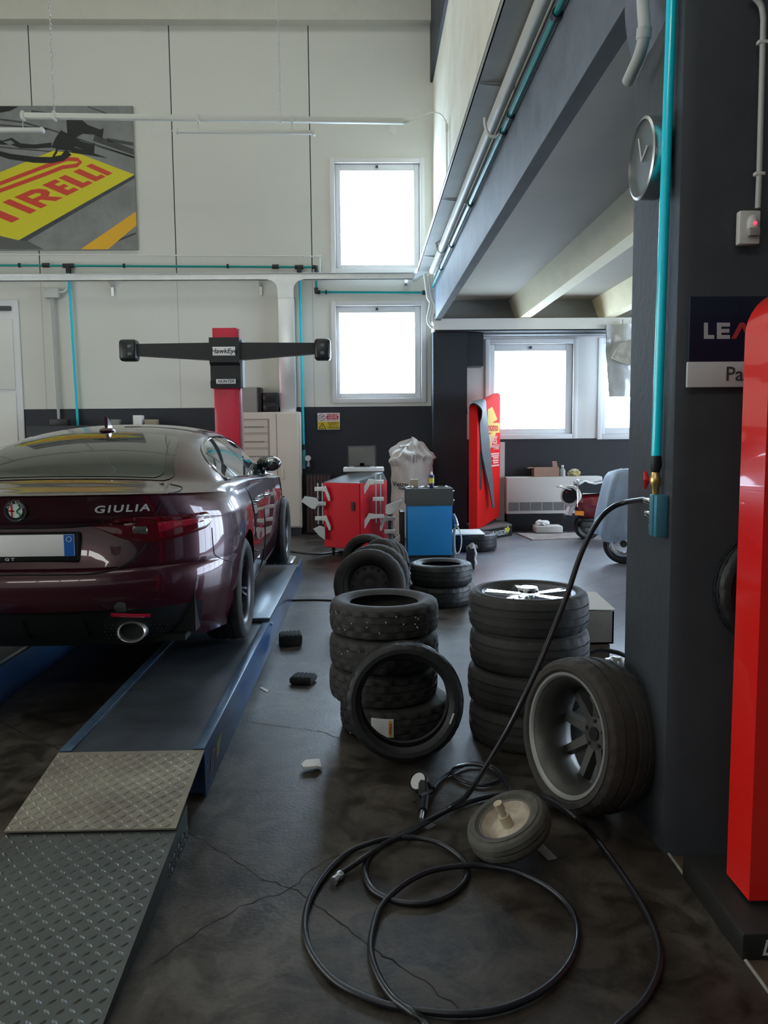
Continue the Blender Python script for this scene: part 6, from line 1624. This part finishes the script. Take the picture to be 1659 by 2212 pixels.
# near red stand
e0=at(1567.5,1887,Z=.10); e1=at(1620,1946,Z=.10); xs_=(e0.x+e1.x)/2
t=thing('display_stand','glossy red display stand with rounded top close beside the pillar','display stand',at(1610,2076,Z=0))
top=at(1659,628,Y=e0.y).z+.004; r_=.14
xr_=xs_+.62
prof=[(xs_,.10),(xr_,.10),(xr_,top-r_)]+[(xr_-r_+r_*math.cos(R(a_)),top-r_+r_*math.sin(R(a_))) for a_ in range(10,91,10)]+[(xs_+r_-r_*math.sin(R(a_)),top-r_+r_*math.cos(R(a_))) for a_ in range(0,90,10)]+[(xs_,top-r_)]
REDN=M('stand_red_gloss',(.86,.018,.014),.16,coat=.8)
G().prism([(x,e1.y,z) for x,z in prof],(0,e0.y-e1.y,0)).build('stand_body',REDN,t)
b0=at(1604,2076,Z=0); b1=at(1472,1894,Z=0); xb_=(b0.x+b1.x)/2
hb=at(1607,2018,Y=b0.y).z
g=G().box((xb_,b0.y,.0),(xr_+.1,b1.y,hb),0,.006); bs=g.build('stand_base',M('base_black',(.018,.017,.016),.5,var=.3,vs=9),t)
c_=at(1645,2062,Y=b0.y-.003); g=G(); g.text('DRIVING PASSION',.068,Matrix.Translation((c_.x,b0.y-.003,hb*.47))@FACE,0,.0004,.001,align='LEFT',shear=.25,wscale=.85); g.build('base_lettering',M('letter_white2',(.6,.62,.6),.5),bs)
# boxes behind the wheel stack
x0,x1=at(1266,1350,Y=4.55).x-.16,at(1326,1350,Y=4.55).x
zA,zB=at(1290,1391,Y=4.55).z,at(1290,1321,Y=4.55).z
g=G().box((x0,4.55,.001),(x1-.02,4.85,zA-.004),0,.004); solo(g,'cardboard_box',M('brown_carton',(.17,.125,.09),.8,var=.3),'brown cardboard box on the tiles behind the pillar wheel stack','box')
t=thing('storage_box','open white box with lifted flap on the brown box behind the wheel stack','box',((x0+x1)/2,4.7,zA))
g=G().box((x0,4.55,zA),(x1,4.56,zB)).box((x0,4.84,zA),(x1,4.85,zB)).box((x0,4.55,zA),(x0+.01,4.85,zB)).box((x1-.01,4.55,zA),(x1,4.85,zB)).box((x0,4.55,zA),(x1,4.85,zA+.01)); g.build('carton',M('white_carton_dirty',(.48,.46,.43),.7,var=.2,vs=8),t)
G().prism([(x0,4.56,zB+.012),(x1+.01,4.55,zB+.004),(x1-.02,4.85,zB+.05),(x0,4.85,zB+.06)],(0,0,.005)).build('lid_flap',PAPER,t)
FOIL=M('foil_silver',(.70,.71,.74),.25,.9,var=.2,vs=9)
def duct(ps,r,label):
    P=smooth(ps,14); g=G(); g.tube(P,[r*(1+.07*((i//2)%2)) for i in range(len(P))],14); return solo(g,'foil_duct',FOIL,label,'duct','foil ducts behind the big wheel')
duct([V((1.20,4.0,.30)),V((1.25,3.95,.36)),V((1.33,3.95,.33)),V((1.5,4.0,.24))],.05,'upper crinkled silver duct behind the big alloy wheel')
duct([V((1.20,3.80,.10)),V((1.24,3.80,.22)),V((1.32,3.85,.24)),V((1.5,3.9,.10))],.055,'lower crinkled silver duct behind the big alloy wheel')
g=G(); g.tube(smooth([at(x,y,Y=4.1) for x,y in ((1256,1470),(1262,1425),(1275,1410),(1300,1404),(1325,1408),(1345,1414))]+[V((1.5,4.15,.3))],6),.012,8); solo(g,'rubber_hose',BLACKP,'short black hose arching over the foil ducts by the pillar','hose')
